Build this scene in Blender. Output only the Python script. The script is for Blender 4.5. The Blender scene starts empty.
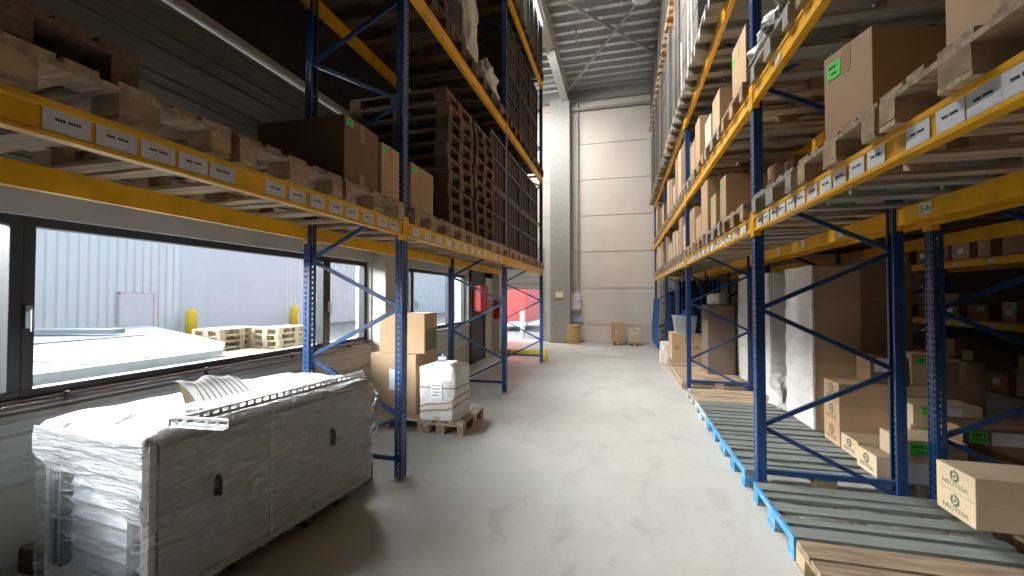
import bpy, bmesh, math, random
from mathutils import Vector, Matrix
random.seed(7)
PI = math.pi
scene = bpy.context.scene
COL = scene.collection

# ------------------------------------------------------------------ materials
MATS = {}
def new_mat(name):
    m = bpy.data.materials.new(name); m.use_nodes = True
    nt = m.node_tree; nt.nodes.clear()
    out = nt.nodes.new('ShaderNodeOutputMaterial')
    MATS[name] = m
    return m, nt, out
def N(nt, t, **kw):
    n = nt.nodes.new(t)
    for k, v in kw.items():
        if k.startswith('i_'):
            n.inputs[k[2:].replace('_', ' ')].default_value = v
        else: setattr(n, k, v)
    return n
def c4(c): return (c[0], c[1], c[2], 1)
def simple(name, col, rough=0.6, metal=0.0, noise=0.12, scale=8, bump=0.0, stretch=(1,1,1), rand=0.0, spec=0.4, dirt=None, dirt_amt=0.0, dirt_scale=3):
    """principled with object-space noise in value, optional per-object random, dirt patches"""
    m, nt, out = new_mat(name)
    b = N(nt, 'ShaderNodeBsdfPrincipled'); L = nt.links.new
    b.inputs['Roughness'].default_value = rough; b.inputs['Metallic'].default_value = metal
    b.inputs['Specular IOR Level'].default_value = spec
    tc = N(nt, 'ShaderNodeTexCoord'); mp = N(nt, 'ShaderNodeMapping'); mp.inputs['Scale'].default_value = stretch
    L(tc.outputs['Object'], mp.inputs['Vector'])
    oi = N(nt, 'ShaderNodeObjectInfo')
    sep = N(nt, 'ShaderNodeVectorMath', operation='MULTIPLY_ADD')
    L(oi.outputs['Random'], sep.inputs[0]); sep.inputs[1].default_value = (37, 53, 71); L(mp.outputs['Vector'], sep.inputs[2])
    nz = N(nt, 'ShaderNodeTexNoise'); nz.inputs['Scale'].default_value = scale; nz.inputs['Detail'].default_value = 5
    L(sep.outputs[0], nz.inputs['Vector'])
    mr = N(nt, 'ShaderNodeMapRange'); mr.inputs['From Min'].default_value = .3; mr.inputs['From Max'].default_value = .7
    mr.inputs['To Min'].default_value = 1 - noise; mr.inputs['To Max'].default_value = 1 + noise
    L(nz.outputs['Fac'], mr.inputs['Value'])
    fac = mr.outputs['Result']
    if rand:
        r2 = N(nt, 'ShaderNodeMapRange'); r2.inputs['To Min'].default_value = 1 - rand; r2.inputs['To Max'].default_value = 1 + rand
        L(oi.outputs['Random'], r2.inputs['Value'])
        mu = N(nt, 'ShaderNodeMath', operation='MULTIPLY'); L(fac, mu.inputs[0]); L(r2.outputs['Result'], mu.inputs[1]); fac = mu.outputs[0]
    vm = N(nt, 'ShaderNodeVectorMath', operation='SCALE'); vm.inputs[0].default_value = col
    L(fac, vm.inputs['Scale'])
    colout = vm.outputs[0]
    if dirt:
        n2 = N(nt, 'ShaderNodeTexNoise'); n2.inputs['Scale'].default_value = dirt_scale; n2.inputs['Detail'].default_value = 6
        L(sep.outputs[0], n2.inputs['Vector'])
        m2 = N(nt, 'ShaderNodeMapRange'); m2.inputs['From Min'].default_value = .5; m2.inputs['From Max'].default_value = .68
        m2.inputs['To Max'].default_value = dirt_amt; L(n2.outputs['Fac'], m2.inputs['Value'])
        mx = N(nt, 'ShaderNodeMix', data_type='RGBA'); L(m2.outputs['Result'], mx.inputs[0]); L(colout, mx.inputs[6]); mx.inputs[7].default_value = c4(dirt)
        colout = mx.outputs[2]
    L(colout, b.inputs['Base Color'])
    if bump:
        bp = N(nt, 'ShaderNodeBump'); bp.inputs['Strength'].default_value = bump; bp.inputs['Distance'].default_value = .01
        L(nz.outputs['Fac'], bp.inputs['Height']); L(bp.outputs[0], b.inputs['Normal'])
    L(b.outputs[0], out.inputs['Surface'])
    return m

simple('wood', (.45, .335, .22), .75, noise=.35, scale=3, stretch=(1.2, 14, 14), bump=.3, rand=.22, dirt=(.16,.115,.08), dirt_amt=.6, dirt_scale=2)
simple('wood_grey', (.34, .33, .29), .8, noise=.3, scale=3, stretch=(1.2, 14, 14), bump=.3, rand=.15, dirt=(.12,.11,.10), dirt_amt=.55, dirt_scale=3)
simple('wood_slate', (.19, .215, .20), .8, noise=.3, scale=3, stretch=(1.2, 14, 14), bump=.3, rand=.1, dirt=(.14,.15,.15), dirt_amt=.5, dirt_scale=3)
simple('wood_brown', (.27,.20,.13), .8, noise=.35, scale=3, stretch=(1.2,14,14), bump=.3, dirt=(.12,.10,.08), dirt_amt=.6, dirt_scale=2)
simple('wood_shaded', (.125, .078, .048), .8, noise=.35, scale=3, stretch=(1.2, 14, 14), bump=.3, rand=.25)  # wood toned down so the shade of unlit bays sits in the colour
simple('wood_block', (.42, .29, .18), .85, noise=.3, scale=10, bump=.3, rand=.3)
simple('wood_pale', (.52, .42, .29), .7, noise=.15, scale=4, stretch=(1, 10, 10))
simple('blue_paint', (.04, .24, .46), .55, noise=.2, scale=9, dirt=(.35,.36,.34), dirt_amt=.5, dirt_scale=9)
simple('pale_blue_paint', (.38, .50, .58), .6, noise=.2, scale=9, dirt=(.35,.3,.24), dirt_amt=.6, dirt_scale=8)
simple('rack_blue', (.010, .056, .185), .35, noise=.12, scale=5, spec=.5, dirt=(.08,.09,.12), dirt_amt=.35, dirt_scale=14)
simple('rack_yellow', (.90, .46, .012), .38, noise=.07, scale=3, spec=.5, dirt=(.32,.15,.02), dirt_amt=.35, dirt_scale=5)
simple('steel', (.55, .56, .57), .35, metal=.9, noise=.1)
simple('galvanised', (.62, .64, .66), .4, metal=.6, noise=.2, scale=20)
simple('card', (.50, .34, .205), .8, noise=.06, scale=3, rand=.12, spec=.2)
simple('carton_grey_brown', (.17,.13,.10), .8, noise=.08, scale=3)
simple('card_dark', (.27, .165, .095), .8, noise=.08, scale=3, rand=.1, spec=.2)
simple('card_pale', (.68, .54, .37), .8, noise=.06, scale=3, rand=.06, spec=.2)
simple('packing_tape', (.40, .26, .15), .35, noise=.1)
simple('paper_white', (.82, .83, .84), .6, noise=.04)
simple('label_white', (.74, .75, .78), .5, noise=.05, scale=30)
simple('ink', (.04, .04, .045), .6, noise=.0)
simple('ink_green', (.13, .17, .10), .6, noise=.05)
simple('sticker_green', (.10, .85, .10), .5, noise=.05)
simple('black_plastic', (.02, .02, .022), .45, noise=.1)
simple('anthracite', (.035, .037, .04), .45, noise=.1)
simple('cream_plaster', (.62, .60, .55), .85, noise=.07, scale=2, dirt=(.42,.40,.36), dirt_amt=.3, dirt_scale=1.2)
simple('warm_panel', (.74, .68, .61), .8, noise=.04, scale=1.5, dirt=(.58,.53,.48), dirt_amt=.3, dirt_scale=.8)
simple('sill_paint', (.40, .395, .37), .6, noise=.08)
simple('cladding_dark', (.22, .235, .225), .4, metal=.3, noise=.12, stretch=(1,.2,4))
simple('siding_grey', (.60, .64, .65), .45, noise=.08, stretch=(1,.3,3))
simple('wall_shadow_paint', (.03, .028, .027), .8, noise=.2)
simple('steel_beam_paint', (.60, .60, .57), .6, noise=.06)
simple('crate_panel', (.46, .45, .41), .45, noise=.08, scale=4)
simple('crate_edge', (.58, .57, .54), .4, noise=.05)
simple('facade_white', (.74, .80, .85), .6, noise=.03, scale=2)
simple('facade_blue', (.62, .71, .80), .55, noise=.03, scale=.6)
simple('facade_door', (.66, .72, .80), .6, noise=.03)
simple('bounce_concrete', (.60, .585, .55), .9, noise=.06)  # pale tone of the added bounce strip outside the wall
simple('seam_grey', (.10, .115, .13), .6, noise=.1)
simple('louvre_metal', (.20, .21, .23), .35, metal=.5, noise=.2, scale=10)
simple('dock_sheet', (.19, .22, .24), .45, noise=.07, scale=3)
simple('asphalt', (.19, .195, .20), .9, noise=.15, scale=3)
simple('signal_red', (.55, .03, .025), .4, noise=.05)
simple('bollard_yellow', (.85, .62, .04), .5, noise=.05)
simple('cloth_blue', (.025, .085, .27), .8, noise=.25, scale=5)
simple('cloth_navy', (.015, .03, .09), .85, noise=.3, scale=6)
simple('cloth_black', (.02, .022, .028), .85, noise=.3, scale=6)
simple('bin_brown', (.62, .42, .20), .7, noise=.05)
simple('grey_plastic', (.42, .47, .50), .5, noise=.06)
simple('panel_brown', (.085, .06, .04), .6, noise=.2, scale=5, stretch=(1,6,.6), rand=.2)
simple('panel_grey', (.095, .09, .082), .55, noise=.15, scale=5, stretch=(1, 6, .6), rand=.2)
simple('panel_beige', (.12, .098, .075), .6, noise=.15, scale=5, stretch=(1, 6, .6), rand=.2)
simple('frame_black', (.035, .03, .027), .5, noise=.3, rand=.2)
simple('crate_brown', (.06, .038, .027), .8, noise=.3, scale=6, rand=.2)  # crate brown lowered further, taking in the shade of the window-side rack
simple('lamp_housing', (.6, .6, .6), .4)
simple('conduit', (.5, .5, .48), .5)
simple('pale_blue', (.60, .72, .92), .6, noise=.03)
simple('rust_pipe', (.10, .05, .04), .6, noise=.3)

def film(name, col, opac, rough=.22, scale=6, stretch=(1,1,1), bump=.6):
    """stretch film: clear plastic with milky streaks and crinkles"""
    m, nt, out = new_mat(name); L = nt.links.new
    tc = N(nt, 'ShaderNodeTexCoord'); mp = N(nt, 'ShaderNodeMapping'); mp.inputs['Scale'].default_value = stretch
    L(tc.outputs['Object'], mp.inputs['Vector'])
    nz = N(nt, 'ShaderNodeTexNoise'); nz.inputs['Scale'].default_value = scale; nz.inputs['Detail'].default_value = 7; nz.inputs['Distortion'].default_value = 1.2
    L(mp.outputs['Vector'], nz.inputs['Vector'])
    bp = N(nt, 'ShaderNodeBump'); bp.inputs['Strength'].default_value = bump; bp.inputs['Distance'].default_value = .03
    L(nz.outputs['Fac'], bp.inputs['Height'])
    b = N(nt, 'ShaderNodeBsdfPrincipled'); b.inputs['Base Color'].default_value = c4(col); b.inputs['Roughness'].default_value = rough
    b.inputs['Specular IOR Level'].default_value = .8
    L(bp.outputs[0], b.inputs['Normal'])
    tr = N(nt, 'ShaderNodeBsdfTransparent'); tr.inputs['Color'].default_value = (.97,.97,.97,1)
    mr = N(nt, 'ShaderNodeMapRange'); mr.inputs['From Min'].default_value = .35; mr.inputs['From Max'].default_value = .7
    mr.inputs['To Min'].default_value = opac[0]; mr.inputs['To Max'].default_value = opac[1]
    L(nz.outputs['Fac'], mr.inputs['Value'])
    mx = N(nt, 'ShaderNodeMixShader'); L(mr.outputs['Result'], mx.inputs[0]); L(tr.outputs[0], mx.inputs[1]); L(b.outputs[0], mx.inputs[2])
    L(mx.outputs[0], out.inputs['Surface'])
    return m
film('film_clear', (.86,.87,.88), (.06,.42), scale=5, stretch=(1,1,5))
film('film_end', (.85,.87,.90), (.02,.42), scale=4, stretch=(1.5,1,9), rough=.15, bump=.9)
film('film_top', (.56,.57,.58), (.7,1.0), scale=7, rough=.2, bump=.9)
film('film_white', (.78,.77,.74), (.75,1.0), scale=7, stretch=(1,1,2.5), rough=.35)
film('film_carton', (.93,.92,.90), (.86,1.0), scale=3, stretch=(1,1,3), rough=.45, bump=.15)
film('film_skirt', (.62,.64,.68), (.35,.95), scale=5, stretch=(.8,1,14), rough=.18, bump=1.3)
film('film_grey', (.38,.37,.34), (.8,1.0), scale=8, rough=.4)

def thin_white():
    m, nt, out = new_mat('thin_white_plastic'); L = nt.links.new
    d = N(nt, 'ShaderNodeBsdfDiffuse'); d.inputs[0].default_value = (.85,.85,.86,1)
    t = N(nt, 'ShaderNodeBsdfTranslucent'); t.inputs[0].default_value = (.85,.85,.86,1)
    mx = N(nt, 'ShaderNodeMixShader'); mx.inputs[0].default_value = .5
    L(d.outputs[0], mx.inputs[1]); L(t.outputs[0], mx.inputs[2]); L(mx.outputs[0], out.inputs['Surface'])
thin_white()
def glass():
    m, nt, out = new_mat('window_glass'); L = nt.links.new
    tr = N(nt, 'ShaderNodeBsdfTransparent'); tr.inputs['Color'].default_value = (.93,.95,.96,1)
    g = N(nt, 'ShaderNodeBsdfGlossy'); g.inputs['Roughness'].default_value = .03
    lw = N(nt, 'ShaderNodeLayerWeight'); lw.inputs['Blend'].default_value = .5
    p5 = N(nt, 'ShaderNodeMath', operation='POWER'); L(lw.outputs['Facing'], p5.inputs[0]); p5.inputs[1].default_value = 4
    fr = N(nt, 'ShaderNodeMath', operation='MULTIPLY_ADD'); L(p5.outputs[0], fr.inputs[0]); fr.inputs[1].default_value = .4; fr.inputs[2].default_value = .02
    mx = N(nt, 'ShaderNodeMixShader'); L(fr.outputs[0], mx.inputs[0]); L(tr.outputs[0], mx.inputs[1]); L(g.outputs[0], mx.inputs[2])
    L(mx.outputs[0], out.inputs['Surface'])
glass()

def concrete():
    m, nt, out = new_mat('floor_concrete'); L = nt.links.new
    tc = N(nt, 'ShaderNodeTexCoord')
    b = N(nt, 'ShaderNodeBsdfPrincipled')
    def noise(sc, det=6, dist=0, stretch=None):
        n = N(nt, 'ShaderNodeTexNoise'); n.inputs['Scale'].default_value = sc; n.inputs['Detail'].default_value = det; n.inputs['Distortion'].default_value = dist
        if stretch:
            mp = N(nt, 'ShaderNodeMapping'); mp.inputs['Scale'].default_value = stretch
            L(tc.outputs['Object'], mp.inputs['Vector']); L(mp.outputs['Vector'], n.inputs['Vector'])
        else: L(tc.outputs['Object'], n.inputs['Vector'])
        return n.outputs['Fac']
    def mr(v, a, b_, c, d):
        n = N(nt, 'ShaderNodeMapRange'); n.inputs['From Min'].default_value = a; n.inputs['From Max'].default_value = b_
        n.inputs['To Min'].default_value = c; n.inputs['To Max'].default_value = d; L(v, n.inputs['Value']); return n.outputs['Result']
    def mix(f, a, col):
        n = N(nt, 'ShaderNodeMix', data_type='RGBA'); L(f, n.inputs[0])
        if isinstance(a, tuple): n.inputs[6].default_value = c4(a)
        else: L(a, n.inputs[6])
        n.inputs[7].default_value = c4(col); return n.outputs[2]
    def math2(op, a, b_):
        n = N(nt, 'ShaderNodeMath', operation=op)
        for i, v in enumerate((a, b_)):
            if isinstance(v, (int, float)): n.inputs[i].default_value = v
            else: L(v, n.inputs[i])
        return n.outputs[0]
    c = mix(mr(noise(.8, 8), .35, .65, 0, 1), (.55,.545,.50), (.48,.475,.44))
    c = mix(mr(noise(5, 8, .5), .5, .75, 0, .45), c, (.60,.60,.56))
    c = mix(mr(noise(2.2, 10, 1.5, (1,.6,1)), .55, .68, 0, .35), c, (.27,.275,.265))
    c = mix(mr(noise(40, 3), .62, .72, 0, .35), c, (.24,.24,.22))
    # scuffs: thin dark curved marks
    v = N(nt, 'ShaderNodeTexVoronoi', feature='DISTANCE_TO_EDGE'); v.inputs['Scale'].default_value = .55
    wv = N(nt, 'ShaderNodeTexNoise'); wv.inputs['Scale'].default_value = 1.3; wv.inputs['Detail'].default_value = 4
    L(tc.outputs['Object'], wv.inputs['Vector'])
    va = N(nt, 'ShaderNodeVectorMath', operation='MULTIPLY_ADD'); L(wv.outputs['Color'], va.inputs[0]); va.inputs[1].default_value = (1.5,1.5,0); L(tc.outputs['Object'], va.inputs[2])
    L(va.outputs[0], v.inputs['Vector'])
    crack = mr(v.outputs['Distance'], 0, .006, .32, 0)
    c = mix(math2('MULTIPLY', crack, mr(noise(1.7), .5, .6, 0, 1)), c, (.2,.2,.19))
    # worn yellow lane line along the window-side rack
    sx = N(nt, 'ShaderNodeSeparateXYZ'); L(tc.outputs['Object'], sx.inputs[0])
    d = math2('ABSOLUTE', math2('SUBTRACT', sx.outputs['X'], -1.79), 0)
    line = mr(d, .03, .045, .4, 0)
    c = mix(math2('MULTIPLY', line, mr(noise(3.5, 8), .45, .6, 0, 1)), c, (.62,.55,.16))
    L(c, b.inputs['Base Color'])
    r = mr(noise(1.6, 6, 1), .4, .65, .34, .6); L(r, b.inputs['Roughness'])
    b.inputs['Specular IOR Level'].default_value = .4
    bp = N(nt, 'ShaderNodeBump'); bp.inputs['Strength'].default_value = .12; bp.inputs['Distance'].default_value = .01
    L(noise(25, 5), bp.inputs['Height']); L(bp.outputs[0], b.inputs['Normal'])
    L(b.outputs[0], out.inputs['Surface'])
concrete()

def emit(name, col, s):
    m, nt, out = new_mat(name)
    e = N(nt, 'ShaderNodeEmission'); e.inputs[0].default_value = c4(col); e.inputs[1].default_value = s
    nt.links.new(e.outputs[0], out.inputs['Surface'])

# ------------------------------------------------------------------ mesh helpers
class MB:
    def __init__(s): s.v = []; s.f = []; s.mi = []; s.cur = 0
    def face(s, pts):
        i = len(s.v); s.v += [tuple(p) for p in pts]; s.f.append(tuple(range(i, i+len(pts)))); s.mi.append(s.cur); return s
    def box(s, x0, x1, y0, y1, z0, z1, j=0.0):
        i = len(s.v)
        P = [(x0,y0,z0),(x1,y0,z0),(x1,y1,z0),(x0,y1,z0),(x0,y0,z1),(x1,y0,z1),(x1,y1,z1),(x0,y1,z1)]
        if j: P = [tuple(c+random.uniform(-j,j) for c in p) for p in P]
        s.v += P
        for q in ((0,3,2,1),(4,5,6,7),(0,1,5,4),(1,2,6,5),(2,3,7,6),(3,0,4,7)):
            s.f.append(tuple(i+k for k in q)); s.mi.append(s.cur)
        return s
    def hull(s, bot, top):
        """prism between two equal-length loops"""
        i = len(s.v); n = len(bot); s.v += [tuple(p) for p in bot] + [tuple(p) for p in top]
        s.f.append(tuple(i+k for k in reversed(range(n)))); s.f.append(tuple(i+n+k for k in range(n))); s.mi += [s.cur]*2
        for k in range(n):
            k2 = (k+1) % n; s.f.append((i+k, i+k2, i+n+k2, i+n+k)); s.mi.append(s.cur)
        return s
    def prism_y(s, prof, y0, y1):
        return s.hull([(p[0], y1, p[1]) for p in prof], [(p[0], y0, p[1]) for p in prof])
    def prism_x(s, prof, x0, x1):
        return s.hull([(x0, p[0], p[1]) for p in prof], [(x1, p[0], p[1]) for p in prof])
    def tube(s, a, b, r, n=8, r2=None):
        a = Vector(a); b = Vector(b); d = (b-a).normalized()
        u = d.orthogonal().normalized(); w = d.cross(u)
        r2 = r if r2 is None else r2
        A = [a + (u*math.cos(t)+w*math.sin(t))*r for t in [2*PI*k/n for k in range(n)]]
        B = [b + (u*math.cos(t)+w*math.sin(t))*r2 for t in [2*PI*k/n for k in range(n)]]
        return s.hull(A, B)
    def bar(s, a, b, wx, wz):
        """rectangular bar a->b; wx thickness across, wz thickness in the plane"""
        a = Vector(a); b = Vector(b); d = (b-a).normalized()
        side = d.cross(Vector((0,1,0)))
        if side.length < .1: side = d.cross(Vector((0,0,1)))
        side.normalize(); o = d.cross(side).normalized()
        q = [(o*wx/2+side*wz/2), (o*wx/2-side*wz/2), (-o*wx/2-side*wz/2), (-o*wx/2+side*wz/2)]
        return s.hull([a+k for k in q], [b+k for k in q])
    def lathe(s, prof, cx=0, cy=0, n=20):
        rings = []
        for r, z in prof:
            i = len(s.v); s.v += [(cx+r*math.cos(2*PI*k/n), cy+r*math.sin(2*PI*k/n), z) for k in range(n)]; rings.append(i)
        for a, b in zip(rings, rings[1:]):
            for k in range(n):
                k2 = (k+1) % n; s.f.append((a+k, a+k2, b+k2, b+k)); s.mi.append(s.cur)
        s.f.append(tuple(rings[0]+k for k in reversed(range(n)))); s.f.append(tuple(rings[-1]+k for k in range(n))); s.mi += [s.cur]*2
        return s
    def grid(s, fn, nu, nv):
        i = len(s.v)
        for a in range(nu+1):
            for b in range(nv+1): s.v.append(tuple(fn(a/nu, b/nv)))
        for a in range(nu):
            for b in range(nv):
                q = i+a*(nv+1)+b; s.f.append((q, q+nv+1, q+nv+2, q+1)); s.mi.append(s.cur)
        return s
    def mesh(s, name, mats, smooth=False, bevel=0.0):
        me = bpy.data.meshes.new(name); me.from_pydata(s.v, [], s.f)
        for m in (mats if isinstance(mats, (list, tuple)) else [mats]): me.materials.append(MATS[m])
        for p, k in zip(me.polygons, s.mi): p.material_index = k; p.use_smooth = smooth
        me.update()
        bm = bmesh.new(); bm.from_mesh(me)
        if bevel: bmesh.ops.bevel(bm, geom=bm.edges[:], offset=bevel, segments=2, affect='EDGES', profile=.6)
        bmesh.ops.recalc_face_normals(bm, faces=bm.faces[:])
        bm.to_mesh(me); bm.free()
        return me

def link(name, data, parent=None, loc=(0,0,0), rot=(0,0,0)):
    o = bpy.data.objects.new(name, data); COL.objects.link(o)
    o.location = loc; o.rotation_euler = rot
    if parent: o.parent = parent
    return o
def tag(o, label=None, cat=None, group=None, kind=None):
    if label: o['label'] = label
    if cat: o['category'] = cat
    if group: o['group'] = group
    if kind: o['kind'] = kind
    return o
def empty(name, loc=(0,0,0), rz=0):
    o = link(name, None, None, loc, (0,0,rz)); o.empty_display_size = .1; return o
def struct(name, mb, mat, parent=None, smooth=False):
    return tag(link(name, mb.mesh(name, mat, smooth), parent), kind='structure')

def text_mesh(txt, size, name='lettering', mat='ink', ext=.0006):
    cu = bpy.data.curves.new(name, 'FONT'); cu.body = txt; cu.size = size; cu.extrude = ext
    cu.align_x = 'CENTER'; cu.align_y = 'CENTER'
    t = bpy.data.objects.new('t', cu); COL.objects.link(t)
    dg = bpy.context.evaluated_depsgraph_get()
    me = bpy.data.meshes.new_from_object(t.evaluated_get(dg)); me.name = name
    me.materials.clear(); me.materials.append(MATS[mat])
    bpy.data.objects.remove(t, do_unlink=True)
    return me
# orientation of flat faces: local XY of a decal -> faces
ROT_MX = (PI/2, 0, -PI/2)      # faces -X, text reads towards -Y .. seen from the aisle
ROT_MY = (PI/2, 0, 0)          # faces -Y
ROT_PX = (PI/2, 0, PI/2)       # faces +X

ORD = ['first','second','third','fourth','fifth','sixth','seventh','eighth','ninth','tenth','eleventh','twelfth','thirteenth',
       'fourteenth','fifteenth','sixteenth','seventeenth','eighteenth','nineteenth','twentieth']
def ordw(i): return ORD[i] if i < 20 else 'twenty-' + ORD[i-20] if i < 29 else 'thirtieth'

# ------------------------------------------------------------------ prototypes: pallet
def pallet_parts(j):
    """three deck variants; euro pallet, boards along x, 1.2 x 0.8"""
    ys = [(-.4,.145), (-.2325,.1), (-.0725,.145), (.1325,.1), (.255,.145)]
    top = MB()
    for y, w in ys:
        if j > .013: y += .008; w -= .022
        e0, e1 = random.uniform(0,j), random.uniform(0,j)
        top.box(-.6+e0, .6-e1, y+random.uniform(-j/3,j/3), y+w, .122, .144, j*.12)
    for x in (-.6, -.0725, .455): top.box(x, x+.145, -.4, .4, .1, .122)
    bot = MB()
    for y, w in ((-.4,.1), (-.0725,.145), (.3,.1)): bot.box(-.6, .6, y, y+w, 0, .022, j*.1)
    return top, bot
deck_me, base_me, whole_me = {}, {}, {}
for matn in ('wood','wood_brown','wood_grey','wood_slate','wood_shaded','wood_pale'):
    for k in range(3):
        t, b = pallet_parts(.014 if matn == 'wood_slate' else .012)
        deck_me[matn,k] = t.mesh('deck', matn); base_me[matn,k] = b.mesh('skid_boards', matn)
        w = MB(); w.v = t.v[:]; w.f = t.f[:]; w.mi = t.mi[:]
        n = len(w.v); w.v += b.v; w.f += [tuple(i+n for i in f) for f in b.f]; w.mi += b.mi
        for bx in (-.6,-.0725,.455):
            for by, bw in ((-.4,.1),(-.0725,.145),(.3,.1)): w.box(bx, bx+.145, by, by+bw, .022, .1)
        whole_me[matn,k] = w.mesh('wooden_pallet', matn)
block_me = {}
for bm_ in ('wood_block','wood_brown','blue_paint','pale_blue_paint','wood_shaded','wood_grey','wood_slate'):
    for bw in (.1,.145):
        m = MB(); m.box(-.0725,.0725,-bw/2,bw/2,.022,.1,.002); block_me[bm_,bw] = m.mesh('block', bm_)
edge_me = {}
for bm_ in ('blue_paint','pale_blue_paint'):
    m = MB(); m.box(-.603,-.585,-.401,.401,.099,.145,.002); m.box(-.604,-.59,-.401,-.3,0,.024); m.box(-.604,-.59,-.0725,.0725,0,.024); m.box(-.604,-.59,.3,.401,0,.024)
    edge_me[bm_] = m.mesh('painted_edge', bm_)
REG = {}    # (rack, level, kind) -> list of (y, object, desc)
def reg(rack, level, kind, y, o, desc): REG.setdefault((rack, level, kind), []).append((y, o, desc))

def pallet(x, y, z, mat='wood', detail=True, rz=0, blocks=None, edge=None, rack=None, level=None, desc='wooden pallet'):
    k = random.randrange(3)
    if not detail:
        o = link('wooden_pallet', whole_me[mat,k], None, (x,y,z), (0,0,rz))
    else:
        o = empty('wooden_pallet', (x,y,z), rz)
        link('deck', deck_me[mat,k], o); link('skid_boards', base_me[mat,k], o)
        blocks = blocks or ('wood_block' if mat in ('wood','wood_pale') else mat)
        for bx in (-.5275, 0, .5275):
            for by, bw in ((-.35,.1),(0,.145),(.35,.1)):
                bn = blocks if (bx < 0 or not edge) else 'wood_block'
                b = link('block', block_me[bn,bw], o, (bx,by,0))
                if edge and bx < 0: b['label'] = 'blue painted end block'
        if edge: link('painted_edge', edge_me[edge], o)['label'] = 'blue paint along the aisle end'
    o['category'] = 'pallet'
    if rack: reg(rack, level, 'pallet', y, o, desc)
    return o

# ------------------------------------------------------------------ cartons
BOXC = {}
def carton_mesh(w, d, h, mat):
    key = (round(w,3), round(d,3), round(h,3), mat)
    if key not in BOXC:
        m = MB(); b = .004
        m.hull([(-w/2,-d/2,0),(w/2,-d/2,0),(w/2,d/2,0),(-w/2,d/2,0)], [(-w/2,-d/2,h),(w/2,-d/2,h),(w/2,d/2,h),(-w/2,d/2,h)])
        BOXC[key] = m.mesh('carton_body', mat, bevel=b)
    return BOXC[key]
def plate_me(w, h, mat, name, t=.0015):
    key = ('plate', round(w,3), round(h,3), mat, name)
    if key not in BOXC:
        m = MB(); m.box(-w/2,w/2,-h/2,h/2,0,t); BOXC[key] = m.mesh(name, mat)
    return BOXC[key]
def scribble_me(w, h, rows, seed, mat='ink', name='printed_text'):
    """rows of small illegible print strokes"""
    r = random.Random(seed); m = MB()
    for i, (yc, hh, x0, x1) in enumerate(rows):
        x = x0
        while x < x1:
            ww = r.uniform(.5,.9)*hh
            if r.random() > .15: m.box(x, x+ww*.75, yc-hh/2*r.uniform(.7,1), yc+hh/2*r.uniform(.7,1), .0012, .0022)
            x += ww
    return m.mesh(name, mat)
STICK_TXT = scribble_me(.1,.06, [(.012,.012,-.035,.03),(-.012,.009,-.02,.035)], 5, 'ink', 'sticker_print')
LAB_TXT = scribble_me(.2,.1, [(.006,.011,-.035,.035)], 9, 'ink', 'printed_code')
LOGO_TXT = text_mesh('NEOTESA', .052, 'brand_lettering', 'ink_green')
def logo_mesh():
    m = MB(); n = 20
    for k in range(n):     # ring of three leaf-like arrow segments around a dot
        if k % 7 == 6: continue
        a0 = 2*PI*k/n; a1 = 2*PI*(k+1)/n
        r0, r1 = .028, .05
        m.hull([(r0*math.cos(a0),r0*math.sin(a0),0),(r1*math.cos(a0),r1*math.sin(a0),0),(r1*math.cos(a1),r1*math.sin(a1),0),(r0*math.cos(a1),r0*math.sin(a1),0)],
               [(r0*math.cos(a0),r0*math.sin(a0),.0015),(r1*math.cos(a0),r1*math.sin(a0),.0015),(r1*math.cos(a1),r1*math.sin(a1),.0015),(r0*math.cos(a1),r0*math.sin(a1),.0015)])
    m.lathe([(.014,0),(.014,.0015)], 0, 0, 8)
    return m.mesh('round_emblem', 'ink_green')
LOGO = logo_mesh()

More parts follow.
